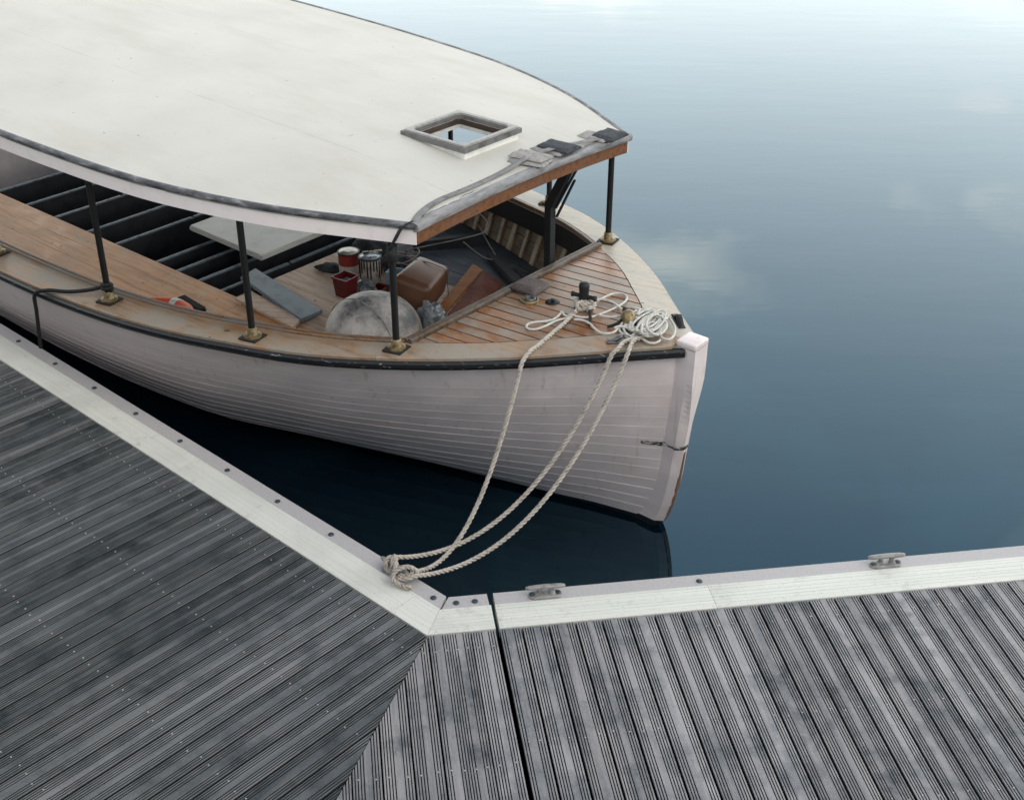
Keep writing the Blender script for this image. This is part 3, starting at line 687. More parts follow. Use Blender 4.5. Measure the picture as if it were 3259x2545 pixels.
# inside of the hull: lining boards and ribs
ZSOLE = 0.30
for sg in (-1, 1):
    us = [-0.9 - 7.0 * i / 40 for i in range(41)]
    nb = 5
    for j in range(nb):
        vs, fs = [], []
        for u in us:
            z0 = ZSOLE - 0.05; z1 = zs(u) - 0.04
            for f in (j / nb + 0.006, (j + 1) / nb - 0.006):
                z = z0 + (z1 - z0) * f; b = hullb(u, z); vs += [(u, sg * (b - 0.030), z), (u, sg * (b - 0.021), z)]
        for i in range(len(us) - 1):
            a = i * 4
            for p, q in ((0, 2), (2, 3), (3, 1), (1, 0)): fs.append((a + p, a + q, a + 4 + q, a + 4 + p))
        obj('lining_board', vs, fs, M['brownlining'], boat)
    for i in range(40):
        u = -1.0 - 0.17 * i; vs, fs = [], []; w_ = 0.05 if i % 2 else 0.034; n = 5
        for k_ in range(n):
            z = ZSOLE - 0.05 + (zs(u) - 0.045 - ZSOLE + 0.05) * k_ / (n - 1); b = hullb(u, z) - 0.030; b2 = hullb(u - w_, z) - 0.030
            vs += [(u, sg * b, z), (u, sg * (b - .022), z), (u - w_, sg * (b2 - .022), z), (u - w_, sg * b2, z)]
        for k_ in range(n - 1):
            for p in range(4): fs.append((k_ * 4 + p, k_ * 4 + (p + 1) % 4, k_ * 4 + 4 + (p + 1) % 4, k_ * 4 + 4 + p))
        fs += [(0, 1, 2, 3), tuple((n - 1) * 4 + p for p in range(4))]
        obj('rib', vs, fs, M['cream'], boat)
# floorboards
sole = empty('sole', (0, 0, 0)); sole.parent = boat
def hb(u): return hullb(u, ZSOLE) - 0.05
def board(name, u0, u1, v0, v1, mat, z=ZSOLE, th=0.028, clip=True, slope=0.0):
    n = max(2, int(abs(u1 - u0) / 0.25) + 1); vs, fs = [], []
    for i in range(n):
        u = u0 + (u1 - u0) * i / (n - 1); lim = hb(u) if clip else 9
        a, b = max(-lim, min(lim, v0)), max(-lim, min(lim, v1))
        vs += [(u, a, z), (u, b, z), (u, b, z - th), (u, a, z - th)]
    for i in range(n - 1):
        for p in range(4): fs.append((i * 4 + p, i * 4 + (p + 1) % 4, i * 4 + 4 + (p + 1) % 4, i * 4 + 4 + p))
    fs += [(0, 1, 2, 3), tuple((n - 1) * 4 + p for p in range(4))]
    if abs(vs[0][1] - vs[1][1]) < 0.004 and abs(vs[-1][1] - vs[-3][1]) < 0.004: return None
    return obj(name, vs, fs, mat, sole)
g = 0.002
for i in range(6):                                   # long honey coloured boards by the near side
    board('floor_plank', -7.9, -3.42 - (0.0 if i % 2 else 0.0), -1.78 + i * 0.195 + g, -1.78 + (i + 1) * 0.195 - g, M['sole'])
for i in range(6): board('floor_plank', -3.415, -2.2, -1.78 + i * 0.195 + g, -1.78 + (i + 1) * 0.195 - g, M['sole'])
for i in range(7):                                  # paler boards of the fore floor
    board('floor_plank', -3.58 if i > 0 else -3.415, -1.5, -0.608 + i * 0.201 + g, -0.608 + (i + 1) * 0.201 - g, M['pale_sole'] if i < 6 else M['grey_sole'])
for i in range(6):
    v0 = 0.802 + i * 0.14
    for a, b in ((-3.6, -2.62), (-2.616, -1.1)) if i % 2 else ((-3.6, -2.0), (-1.996, -1.1)): board('floor_plank', a, b, v0 + g, v0 + 0.14 - g, M['grey_sole'])
board('floor_plank', -2.2, -1.5, -1.3, -0.61, M['pale_sole'], ZSOLE - 0.004)
# the open bilge and its cross frames
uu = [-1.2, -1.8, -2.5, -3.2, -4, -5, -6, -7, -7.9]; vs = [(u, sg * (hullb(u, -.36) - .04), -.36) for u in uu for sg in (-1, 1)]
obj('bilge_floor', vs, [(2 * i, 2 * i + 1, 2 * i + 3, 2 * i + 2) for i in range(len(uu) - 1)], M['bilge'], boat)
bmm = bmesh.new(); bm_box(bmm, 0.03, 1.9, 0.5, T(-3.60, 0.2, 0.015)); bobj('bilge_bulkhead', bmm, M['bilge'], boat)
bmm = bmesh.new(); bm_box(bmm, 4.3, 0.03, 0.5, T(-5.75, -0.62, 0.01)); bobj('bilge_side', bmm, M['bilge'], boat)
for i, u in enumerate((-3.75, -4.03, -4.31, -4.58, -5.14, -5.55, -6.05, -6.5, -7.0)):
    hb_ = hb(u) - 0.02
    fr_ = empty('bilge_frame', (0, 0, 0)); fr_.parent = boat
    vs = [(u + d, v, z) for d in (0, -0.045) for v, z in ((-0.60, 0.262), (hb_, 0.262), (hb_ - .35, -0.2), (-0.60, -0.34))]
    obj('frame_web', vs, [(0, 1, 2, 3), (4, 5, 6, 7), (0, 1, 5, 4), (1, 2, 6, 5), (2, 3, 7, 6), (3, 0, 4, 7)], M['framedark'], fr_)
    vv = [-0.6, 0.10 + 0.1 * ((i * 7) % 3), hb_]
    for k_ in range(2):
        bmm = bmesh.new(); a = vv[k_] + (0.03 if k_ else 0); b = vv[k_ + 1]; bm_box(bmm, 0.030, b - a, 0.012, T(u - 0.022, (a + b) / 2, 0.268)); bobj('frame_cap', bmm, M['frametop'], fr_)

# ---------------- roof
RB = [(-1.16, 1.06), (-1.45, 1.21), (-1.75, 1.365), (-2.05, 1.495), (-2.45, 1.625), (-2.9, 1.73), (-3.5, 1.80), (-4.5, 1.86), (-6, 1.86), (-8.2, 1.72)]
def rb(u): return lerp_tab(RB, u)
def zr(u): return 1.665 + 0.03 * (-1.17 - u)
def cam_(u): return 0.035 + 0.065 * min(1, max(0, (-1.17 - u) / 0.9))
def zroof(u, v): return zr(u) + cam_(u) * (1 - min(1, (v / rb(u)) ** 2))
HU0, HU1, HV0, HV1 = -2.055, -1.575, -0.175, 0.305
roof = empty('canopy_roof', (0, 0, 0)); roof.parent = boat
us = [-1.16, -1.22, -1.32, -1.43, HU1, -1.68, -1.81, -1.94, HU0, -2.2, -2.4, -2.6, -2.9, -3.2, -3.6, -4, -4.5, -5, -5.6, -6.2, -6.8, -7.5, -8.2]
def vcols(u):
    r = rb(u); return [-r + (HV0 + r) * i / 8 for i in range(9)] + [HV0 + (HV1 - HV0) * i / 4 for i in range(1, 5)] + [HV1 + (r - HV1) * i / 8 for i in range(1, 9)]
vs, fs = [], []; nc = 21
for lay in (0, -0.04):
    for u in us:
        for v in vcols(u): vs.append((u, v, zroof(u, v) + lay))
nl = len(us) * nc
iu0, iu1 = us.index(HU1), us.index(HU0)
for i in range(len(us) - 1):
    for j in range(nc - 1):
        if iu0 <= i < iu1 and 8 <= j < 12: continue
        q = (i * nc + j, i * nc + j + 1, (i + 1) * nc + j + 1, (i + 1) * nc + j)
        fs.append(q); fs.append(tuple(nl + x for x in reversed(q)))
for i in range(len(us) - 1):
    for j in (0, nc - 1): fs.append((i * nc + j, (i + 1) * nc + j, nl + (i + 1) * nc + j, nl + i * nc + j))
for j in range(nc - 1):
    for i in (0, len(us) - 1): fs.append((i * nc + j, i * nc + j + 1, nl + i * nc + j + 1, nl + i * nc + j))
for i in range(iu0, iu1):
    for j in (8, 12): fs.append((i * nc + j, (i + 1) * nc + j, nl + (i + 1) * nc + j, nl + i * nc + j))
for j in range(8, 12):
    for i in (iu0, iu1): fs.append((i * nc + j, i * nc + j + 1, nl + i * nc + j + 1, nl + i * nc + j))
o = obj('canvas_top', vs, fs, M['roof'], roof, True)
o.data.materials.append(M['headlining'])
for p in o.data.polygons:
    if all(i >= nl for i in p.vertices): p.material_index = 1; o.data.set_sharp_from_angle(angle=R(40))
for sg in (-1, 1):
    path = [(u, sg * rb(u), zr(u)) for u in [-1.16 - 7.0 * (i / 60) for i in range(61)]]
    f = 1 if sg < 0 else -1
    # travelling aft, the outside is to the left on the near side
    v_, f_ = sweep(path, [(f * a * -1 * -1, b) for a, b in ((-0.026, 0.006), (-0.004, 0.009), (0.010, 0.003), (0.014, -0.010), (0.010, -0.026), (0.0, -0.031), (-0.026, -0.031))])
    o = obj('side_trim', v_, f_, M['trim'], roof, True); o.data.set_sharp_from_angle(angle=R(50))
    v_, f_ = sweep(path, [(f * a, b) for a, b in ((-0.026, -0.0412), (-0.026, -0.0316), (-0.002, -0.0316), (-0.002, -0.125), (-0.024, -0.125), (-0.024, -0.0412))]); obj('side_fascia', v_, f_, M['pinkwhite'], roof)
vf = [-1.066 + 2.132 * i / 24 for i in range(25)]
path = [(-1.16, v, zroof(-1.16, v)) for v in vf]     # travelling to the far side, forward is to the right
v_, f_ = sweep(path, [(0.032, 0.008), (0.004, 0.012), (-0.020, 0.006), (-0.028, -0.014), (-0.022, -0.036), (0.0, -0.044), (0.032, -0.044)])
o = obj('front_trim', v_, f_, M['trim_front'], roof, True); o.data.set_sharp_from_angle(angle=R(50))
v_, f_ = sweep([(u - .004, v * 0.985, z) for u, v, z in path], [(0.03, -0.0445), (-0.002, -0.0445), (-0.002, -0.125), (0.03, -0.125)]); obj('front_fascia', v_, f_, M['fascia_wood'], roof)
# roof beams under the canopy
for i in range(14):
    u = -1.5 - 0.48 * i
    if HU0 - .04 < u < HU1 + .04: continue
    v_, f_ = sweep([(u, rb(u) * 0.97 * (-1 + 2 * k_ / 12), zroof(u, rb(u) * 0.97 * (-1 + 2 * k_ / 12))) for k_ in range(13)], [(-0.015, -0.041), (0.015, -0.041), (0.015, -0.085), (-0.015, -0.085)])
    obj('roof_beam', v_, f_, M['headlining'], roof)
# hatch frame in the roof
hc = ((HU0 + HU1) / 2, (HV0 + HV1) / 2); hz = zroof(*hc)
hatch = empty('hatch', (hc[0], hc[1], hz)); hatch.parent = boat
def ring(name, ou, ov, iu, iv, rc, z0, z1, mat, ro=0.004, n=6):
    def rr(hu, hv, r):
        out = []
        for cx_, cy_, a0 in ((hu - r, hv - r, 0), (-hu + r, hv - r, 90), (-hu + r, -hv + r, 180), (hu - r, -hv + r, 270)):
            for k_ in range(n + 1): a = R(a0 + 90 * k_ / n); out.append((cx_ + r * cos(a), cy_ + r * sin(a)))
        return out
    A, Bn = rr(ou, ov, ro), rr(iu, iv, rc); m = len(A); vs = [(x, y, z0) for x, y in A] + [(x, y, z1) for x, y in A] + [(x, y, z1) for x, y in Bn] + [(x, y, z0) for x, y in Bn]
    fs = []
    for lv in range(4):
        for k_ in range(m): fs.append((lv * m + k_, lv * m + (k_ + 1) % m, ((lv + 1) % 4) * m + (k_ + 1) % m, ((lv + 1) % 4) * m + k_))
    return obj(name, vs, fs, mat, hatch)
hu, hv = (HU1 - HU0) / 2, (HV1 - HV0) / 2
ring('hatch_kerb', hu + 0.028, hv + 0.028, hu - 0.006, hv - 0.006, 0.01, -0.05, 0.016, M['whitepaint'])
ring('hatch_frame', hu + 0.046, hv + 0.046, hu - 0.004, hv - 0.004, 0.055, 0.0165, 0.046, M['hatchwood'], 0.008)
ring('hatch_rim', hu + 0.026, hv + 0.026, hu - 0.004, hv - 0.004, 0.055, 0.0465, 0.060, M['hatch_top'], 0.006)
ring('hatch_lining', hu - 0.0065, hv - 0.0065, hu - 0.012, hv - 0.012, 0.02, -0.02, 0.016, M['hatchin'])
# posts with brass sockets
post_spots = [(-1.325, 1.10), (-2.20, 1.51), (-3.45, 1.725), (-4.85, 1.745), (-6.3, 1.73)]
sock_v, sock_f = lathe([(0.058, 0.0), (0.058, 0.010), (0.050, 0.014), (0.034, 0.016), (0.031, 0.022), (0.031, 0.058), (0.026, 0.064)], 16)
for u, v in post_spots:
    for sg in (-1, 1):
        z = zs(u); p = empty('post', (u, sg * v, z)); p.parent = boat
        top = zroof(u, v) - 0.042 - z
        v_, f_ = lathe([(0.0215, 0.055), (0.0215, top)], 14); o = obj('post_rod', v_, f_, M['blackpaint'], p, True); o.data.set_sharp_from_angle(angle=R(50))
        o = obj('post_socket', sock_v, sock_f, M['brass'], p, True, loc=(0, 0, 0.012)); o.data.set_sharp_from_angle(angle=R(40))
        bmm = bmesh.new(); bm_box(bmm, 0.13, 0.13, 0.012, T(0, 0, 0.006) @ Matrix.Rotation(R(12), 4, 'Z')); bobj('post_pad', bmm, M['rubberpad'], p)
# folding strut near the far fore corner
st = empty('roof_strut', (0, 0, 0)); st.parent = boat
bmm = bmesh.new(); bm_box(bmm, 0.055, 0.055, 0.98, T(-1.415, 0.52, ZSOLE + 0.49)); bobj('strut_post', bmm, M['iron'], st)
def bar(name, p, q, w_, d_, mat, par):
    p, q = Vector(p), Vector(q); ax = (q - p); ln = ax.length; Mx = ax.to_track_quat('Z', 'Y').to_matrix().to_4x4(); bmm = bmesh.new(); bm_box(bmm, w_, d_, ln, Matrix.Translation((p + q) / 2) @ Mx); return bobj(name, bmm, mat, par)
bar('strut_arm', (-1.415, 0.52, 1.25), (-1.25, 0.52, 1.575), 0.05, 0.06, M['iron'], st)
bar('strut_link', (-1.395, 0.556, 1.22), (-1.225, 0.556, 1.54), 0.02, 0.012, M['iron'], st)
bar('strut_link', (-1.385, 0.558, 1.16), (-1.24, 0.558, 1.46), 0.02, 0.012, M['iron'], st)
bar('strut_plate', (-1.235, 0.50, 1.60), (-1.235, 0.62, 1.60), 0.10, 0.03, M['iron'], st)
# ---------------- deck fittings
def on_deck0(px, py):
    z = 0.86
    for _ in range(12): z = zs(L(at(px, py, z))[0])
    return at(px, py, z)
ub, vb, _q = L(on_deck0(1857, 980))
bitt = empty('mooring_bitt', (ub, vb, zs(ub))); bitt.parent = boat
v_, f_ = lathe([(0.062, 0.0), (0.058, 0.010), (0.034, 0.016), (0.030, 0.05), (0.031, 0.11), (0.035, 0.155), (0.034, 0.172), (0.026, 0.180), (0.008, 0.182)], 18); obj('bitt_post', v_, f_, M['iron'], bitt, True)
vs, fs = [], []; pr = [(-0.088, 0.010), (-0.086, 0.018), (-0.075, 0.019), (-0.066, 0.014), (-0.03, 0.0145), (0.03, 0.0145), (0.066, 0.014), (0.075, 0.019), (0.086, 0.018), (0.088, 0.010)]
for y, r in pr:
    for k_ in range(12): a = 2 * pi * k_ / 12; vs.append((r * cos(a), y, 0.085 + r * sin(a)))
for i in range(len(pr) - 1):
    for k_ in range(12): fs.append((i * 12 + k_, i * 12 + (k_ + 1) % 12, (i + 1) * 12 + (k_ + 1) % 12, (i + 1) * 12 + k_))
fs += [tuple(range(12)), tuple((len(pr) - 1) * 12 + k_ for k_ in range(12))]
o = obj('cross_bar', vs, fs, M['iron'], bitt, True); o.rotation_euler = (0, 0, R(-78))
fil = empty('filler_plate', (-1.11, -0.07, zs(-1.11))); fil.parent = boat
v_, f_ = lathe([(0.062, 0), (0.062, 0.014), (0.055, 0.022), (0.047, 0.022), (0.044, 0.015)], 24); obj('flange', v_, f_, M['brass'], fil, True)
v_, f_ = lathe([(0.042, 0.012), (0.042, 0.026), (0.036, 0.031), (0.02, 0.031), (0.016, 0.024)], 20); obj('filler_cap', v_, f_, M['gunmetal'], fil, True)
pl2 = empty('deck_socket', (-0.97, 0.0, zs(-.97))); pl2.parent = boat
v_, f_ = lathe([(0.052, 0), (0.05, 0.006), (0.03, 0.009)], 22); obj('flange', v_, f_, M['iron'], pl2, True)
v_, f_ = lathe([(0.013, 0.005), (0.013, 0.026), (0.010, 0.028)], 12); obj('stub', v_, f_, M['iron'], pl2, True)
def chock(u, v, rz, mat=M['gunmetal']):
    c = empty('fairlead', (u, v, zs(u))); c.parent = boat; c.rotation_euler = (0, 0, rz)
    bmm = bmesh.new(); bm_box(bmm, 0.20, 0.045, 0.012, T(0, 0, 0.006), 0.004); bobj('fairlead_base', bmm, mat, c)
    for sx in (-1, 1):
        vs, fs = [], []
        for x, z, h in ((0.095, 0.012, 0.006), (0.07, 0.016, 0.012), (0.045, 0.03, 0.016), (0.02, 0.046, 0.014), (0.004, 0.050, 0.010)):
            vs += [(sx * x, -0.018, z - 0.0), (sx * x, 0.018, z), (sx * x, 0.018, max(0.008, z - h * 1.6)), (sx * x, -0.018, max(0.008, z - h * 1.6))]
        for i in range(4):
            for p in range(4): fs.append((i * 4 + p, i * 4 + (p + 1) % 4, i * 4 + 4 + (p + 1) % 4, i * 4 + 4 + p))
        fs += [(0, 1, 2, 3), (16, 17, 18, 19)]
        obj('fairlead_horn', vs, fs, mat, c, True)
def tang(u, sg): return math.atan2(sg * (bs(u + .02) - bs(u - .02)), 0.04)
chock(-0.24, -0.24, tang(-.24, -1)); chock(-0.12, 0.19, tang(-.12, 1), M['iron'])

# ------------------------------------------------------------------ things lying in, on and over the boat
def on_deck(px, py, dz=0.0):
    z = 0.86
    for _ in range(12): z = zs(L(at(px, py, z))[0]) + dz
    return at(px, py, z)
def z5(x, y, dz=0.012): return on_deck(1600 + x / 3.1014, 850 + y / 3.1014, dz)
def on_roof(px, py, dz=0.0):
    z = 1.7
    for _ in range(12):
        u, v, _z = L(at(px, py, z)); z = zroof(min(u, -1.16), max(-rb(u), min(rb(u), v))) + dz
    return at(px, py, z)
D2 = 3259 / 2184.0
def dpx(x, y, z): return at(x * D2, y * D2, z)
# mooring ropes from the boat to the dock cleat
def hang(P0, P1, s, e=1.0, n=26):
    out = []
    for i in range(n):
        f = i / (n - 1); q = P0.lerp(P1, f); q.z -= s * 4 * (f ** e) * (1 - f ** e); out.append(q)
    return out
RR = 0.0145
c1 = dpx(880, 1218, .06); c2 = dpx(842, 1188, .06); c3 = dpx(885, 1228, .06)
p1 = dpx(1113, 775, .85)
deck1 = [z5(720, 430, .05), z5(690, 470, .022), z5(600, 560, .02), z5(480, 660, .02), z5(350, 772, .02), z5(262, 838, .022)]
cw = CLp + Vector((0, 0, 0.0))
def CW(s, o, z): return CLp + eL * s + nL * o + Vector((0, 0, z))
def z7(x, y, z): return at(1100 + x * .2747, 1650 + y * .2747, z)
wrap1 = [c1, z7(775, 640, .06), z7(720, 662, .05), z7(660, 652, .045), z7(615, 685, .04)]
rope_a = rope('mooring_rope', [deck1 + hang(p1, c1, .40) + wrap1[1:]], RR, 0.10, M['rope'])
tag(rope_a, 'thick natural mooring rope from the black bitt over the rail to the dock cleat', 'rope', 'mooring ropes')
p2 = dpx(1304, 758, .885); p3 = dpx(1337, 758, .89)
k1 = on_deck(1990, 1086, .03); k2 = on_deck(2018, 1083, .03)
e2 = on_deck(1968, 1108, .024); e3 = on_deck(2005, 1106, .024)
loop2 = [z7(558, 448, .08), z7(500, 452, .09), z7(460, 512, .07), z7(474, 578, .04), z7(518, 602, .035), z7(545, 545, .08), z7(548, 452, .11), z7(562, 430, .12), z7(580, 480, .105), z7(582, 560, .09), z7(560, 625, .07), z7(552, 682, .05), z7(610, 706, .05), z7(668, 700, .055), z7(722, 692, .06)]
rope_b = rope('mooring_rope', [[z5(1330, 700, .02), k1, e2] + hang(p2, c2, .43, .9) + loop2 + list(reversed(hang(p3, c3, .43, .9))) + [e3, k2, z5(1400, 690, .02)]], RR, 0.10, M['rope'])
tag(rope_b, 'doubled mooring rope, two strands from the bow fairlead to the dock cleat', 'rope', 'mooring ropes')
knot = [z7(835, 640, .05), z7(805, 592, .08), z7(735, 560, .105), z7(650, 568, .115), z7(585, 600, .105), z7(545, 652, .08), z7(552, 715, .055), z7(602, 752, .04), z7(655, 772, .034), z7(700, 796, .03), z7(742, 790, .03), z7(738, 822, .028)]
rope_k = rope('mooring_rope', [knot], RR, 0.085, M['rope'])
tag(rope_k, 'short knotted rope tail round the cleat, its frayed end on the aluminium edge', 'rope', 'mooring ropes')
# lighter line flaked on the foredeck
RL = 0.0078
lines = [
 [(930, 335), (1060, 272), (1150, 258), (1215, 280), (1222, 320), (1160, 375), (1060, 425), (960, 465), (850, 495), (740, 490), (670, 465), (640, 490)],
 [(900, 322), (1000, 320), (1090, 350), (1160, 405), (1225, 450), (1300, 490)],
 [(940, 470), (1060, 492), (1170, 480), (1260, 470)],
 [(680, 500), (600, 512), (520, 532), (430, 578), (330, 612), (260, 610), (232, 585), (262, 556), (330, 542), (420, 535), (505, 512), (560, 470), (582, 438), (604, 470), (650, 500)],
 [(700, 515), (790, 525), (860, 560), (905, 605), (955, 642), (1030, 656), (1100, 640), (1140, 605), (1200, 580), (1290, 560)],
]
lp = [[z5(x, y, 0.014 + 0.006 * (i % 3)) for x, y in l] for i, l in enumerate(lines)]
la = tube('deck_line', lp, RL, M['rope_white'], sides=8); tag(la, 'off-white line thrown in loose loops around the black bitt on the foredeck', 'rope', 'lines on the foredeck')
rnd = random.Random(5); loops = []; pts = []
for i in range(12):
    cx_, cy_ = 1300 + 20 * i + rnd.uniform(-35, 35), 550 + rnd.uniform(-30, 40); ra, rb_ = rnd.uniform(100, 175), rnd.uniform(45, 100); th0 = R(rnd.uniform(-48, -22)); dzz = 0.016 + 0.0045 * i
    for q in range(11):
        t_ = 2 * pi * q / 10 + 2.2; x = ra * cos(t_) * (1 + 0.12 * sin(2 * t_ + i)); y = rb_ * sin(t_); pts.append(z5(cx_ + x * cos(th0) - y * sin(th0), cy_ + x * sin(th0) + y * cos(th0), dzz + 0.006 * sin(3 * t_ + i)))
extra = [[(1430, 560), (1480, 548), (1560, 545), (1625, 500), (1600, 455), (1530, 435), (1470, 425)], [(1560, 660), (1565, 600), (1590, 540), (1630, 495), (1680, 550), (1702, 610), (1690, 670), (1650, 712), (1590, 705), (1562, 670), (1600, 560)],
         [(1420, 600), (1430, 560), (1480, 545), (1540, 560), (1560, 620), (1530, 665), (1470, 640), (1425, 600)], [(1270, 395), (1350, 420), (1330, 470), (1400, 430), (1500, 440), (1590, 470), (1620, 520)], [(1190, 600), (1215, 650), (1280, 695), (1370, 705), (1440, 745), (1510, 748), (1560, 715), (1545, 680)],
         [(1100, 600), (1160, 585), (1230, 600), (1320, 640), (1420, 640), (1480, 600)]]
ex = [[z5(x, y, 0.02 + 0.012 * (i % 4)) for x, y in l] for i, l in enumerate(extra)]
lb = tube('deck_line', [pts] + ex, RL, M['rope_white'], sides=8); tag(lb, 'pale line piled in a tangled coil at the very bow', 'rope', 'lines on the foredeck')
# wraps on the bitt
wr = []
for i in range(28):
    a = 2 * pi * i / 9; wr.append(W(ub + 0.05 * cos(a), vb + 0.05 * sin(a), zs(ub) + 0.018 + 0.0012 * i))
kn = [W(ub + 0.05 * cos(a) + 0.055, vb - 0.045 + 0.04 * sin(1.7 * a), zs(ub) + 0.04 + 0.024 * sin(2.3 * a)) for a in [0.55 * i for i in range(18)]]
bw_ = rope('bitt_lashing', [wr, kn], 0.014, 0.07, M['rope']); tag(bw_, 'knotted rope lashing wound round the foot of the black bitt', 'rope')
# brass fog bell lying in the coil, with its dark cord
bell = empty('brass_bell', z5(1245, 560, 0.0) + Vector((0, 0, 0.035)))
bell.rotation_euler = (R(-52), R(18), R(40)); tag(bell, 'small dull brass bulb-shaped bell lying among the coiled line', 'bell')
v_, f_ = lathe([(0.030, -0.050), (0.036, -0.045), (0.038, -0.02), (0.044, 0.0), (0.046, 0.02), (0.041, 0.04), (0.028, 0.055), (0.010, 0.062)], 22); o = obj('bell_body', v_, f_, M['brass'], bell, True)
v_, f_ = lathe([(0.018, 0.052), (0.020, 0.066), (0.012, 0.082), (0.003, 0.084)], 12); obj('bell_cap', v_, f_, M['rubberpad'], bell, True)
cd = rope('cord', [[z5(1190, 500, .03), z5(1150, 545, .02), z5(1100, 570, .016), z5(1030, 592, .014)]], 0.010, 0.05, M['rope_black']); tag(cd, 'short dark frayed cord beside the brass bell', 'cord')
cd2 = tube('cord', [[z5(855, 420, .06), z5(862, 470, .03), z5(868, 520, .016), z5(862, 580, .016)]], 0.009, M['strap_wet']); tag(cd2, 'short dark taped rope end hanging below the bitt knot', 'cord')
# carpet pad by the fore coaming
def pad(name, P, sx, sy, sz, rz, mat, label, cat, group=None, tilt=(0, 0), seed=0, wob=0.006, bend=0.0):
    nx, ny = 12, 8; vs, fs = [], []
    for lay in (0, 1):
        for i in range(nx + 1):
            for j in range(ny + 1):
                x, y = -.5 + i / nx, -.5 + j / ny
                ed = min(1, (0.5 - abs(x)) * 12 + .0) * min(1, (0.5 - abs(y)) * 9 + .0); ed = max(0, ed) ** 0.5
                wx = 1 + 0.05 * noise.noise((y * 3, seed, 1)); wy = 1 + 0.06 * noise.noise((x * 3, seed, 2))
                z = (sz * (0.5 + 0.5 * ed)) if lay else sz * 0.25 * (1 - ed)
                z += wob * noise.noise((x * 3 + seed, y * 3, 0)) * lay + bend * (x * x) * -1
                vs.append((x * sx * wx, y * sy * wy, z))
    n1 = (nx + 1) * (ny + 1)
    for i in range(nx):
        for j in range(ny):
            a = i * (ny + 1) + j; q = (a, a + 1, a + ny + 2, a + ny + 1); fs.append(q); fs.append(tuple(n1 + x for x in q))
    for i in range(nx):
        for j in (0, ny): a = i * (ny + 1) + j; fs.append((a, a + ny + 1, n1 + a + ny + 1, n1 + a))
    for j in range(ny):
        for i in (0, nx): a = i * (ny + 1) + j; fs.append((a, a + 1, n1 + a + 1, n1 + a))
    o = obj(name, vs, fs, mat, None, True, loc=P, rot=(tilt[0], tilt[1], rz)); tag(o, label, cat, group); return o
pad('carpet_pad', W(-1.215, 0.065, zs(-1.2) + 0.012), 0.20, 0.19, 0.052, YAW + R(2), M['carpet'], 'brown-grey carpet square on the foredeck against the coaming', 'pad', 'cloth pads', seed=3)
# webbing strap over the roof front and pads under it
sp = [(-1.18, -1.05), (-1.235, -.93), (-1.265, -.75), (-1.25, -.5), (-1.255, -.2), (-1.255, .1), (-1.24, .4), (-1.21, .7), (-1.19, .92), (-1.185, 1.04)]
def strap_mesh(pts, w_, th, wide=False):
    P = resample(pts, 0.03); F = []; vs, fs = [], []
    for i, p in enumerate(P):
        t_ = (P[min(i + 1, len(P) - 1)] - P[max(0, i - 1)]).normalized(); sd_ = t_.cross(Vector((0, 0, 1)))
        if wide: sd_ = ba * 0.8 + Vector((0, 0, 0.5))
        sd_.normalize(); nn = sd_.cross(t_).normalized()
        for a, b in ((-w_ / 2, 0), (w_ / 2, 0), (w_ / 2, th), (-w_ / 2, th)): vs.append(p + sd_ * a + nn * b)
    for i in range(len(P) - 1):
        for k_ in range(4): fs.append((i * 4 + k_, i * 4 + (k_ + 1) % 4, i * 4 + 4 + (k_ + 1) % 4, i * 4 + 4 + k_))
    fs += [(0, 1, 2, 3), tuple((len(P) - 1) * 4 + k_ for k_ in range(4))]
    return vs, fs
strap = empty('webbing_strap', W(-1.17, 0, zroof(-1.17, 0))); tag(strap, 'grey webbing strap stretched across the front of the white roof', 'strap')
bump_z = lambda v: 0.006 + 0.034 * (math.exp(-((v - .12) / .11) ** 2) + math.exp(-((v - .36) / .10) ** 2) + 0.9 * math.exp(-((v - .82) / .13) ** 2))
top_pts = [W(u, v, zroof(u, v) + bump_z(v)) for u, v in sp]
v_, f_ = strap_mesh(top_pts, 0.047, 0.004); o = obj('strap_web', [Vector(p) - strap.location for p in v_], f_, M['strap'], strap, True)
low = [W(-1.19, -1.065, zr(-1.17) + 0.016), W(-1.21, -1.105, zr(-1.17) + 0.005), W(-1.23, -1.132, zr(-1.17) - 0.04), W(-1.26, -1.14, zr(-1.17) - 0.10), W(-1.30, -1.135, zr(-1.17) - 0.15), W(-1.325, -1.128, 1.46)]
v_, f_ = strap_mesh(low, 0.047, 0.004, True); obj('strap_tail', [Vector(p) - strap.location for p in v_], f_, M['strap_wet'], strap, True)
bmm = bmesh.new(); bm_cyl(bmm, 0.033, 0.10, T(0, 0, 0), 14); o = bobj('strap_wrap', bmm, M['strap_wet'], strap, True); o.location = W(-1.325, -1.10, 1.46) - strap.location
def rp(u, v, dz=0.002): return W(u, v, zroof(u, v) + dz)
padl = [('felt_pad', rp(-1.25, 0.09, .003), .26, .16, .022, 14, 'felt', 'pale felt pad under the roof strap, bottom one of the near stack'),
        ('felt_pad', rp(-1.265, 0.115, .024), .25, .155, .022, 8, 'felt', 'pale felt pad under the roof strap, top one of the near stack'),
        ('felt_pad', rp(-1.285, 0.355, .003), .24, .17, .02, 4, 'felt', 'pale felt pad below the charcoal one in the middle of the roof strap'),
        ('felt_pad', rp(-1.245, 0.385, .022), .25, .16, .03, 2, 'felt_dark', 'thick charcoal felt pad under the middle of the roof strap'),
        ('felt_pad', rp(-1.255, 0.80, .003), .22, .15, .02, 4, 'felt', 'pale felt pad at the far end of the roof strap, lying furthest back'),
        ('felt_pad', rp(-1.185, 0.86, .012), .17, .21, .035, 0, 'felt_dark', 'charcoal felt pad under the far end of the roof strap by the edge')]
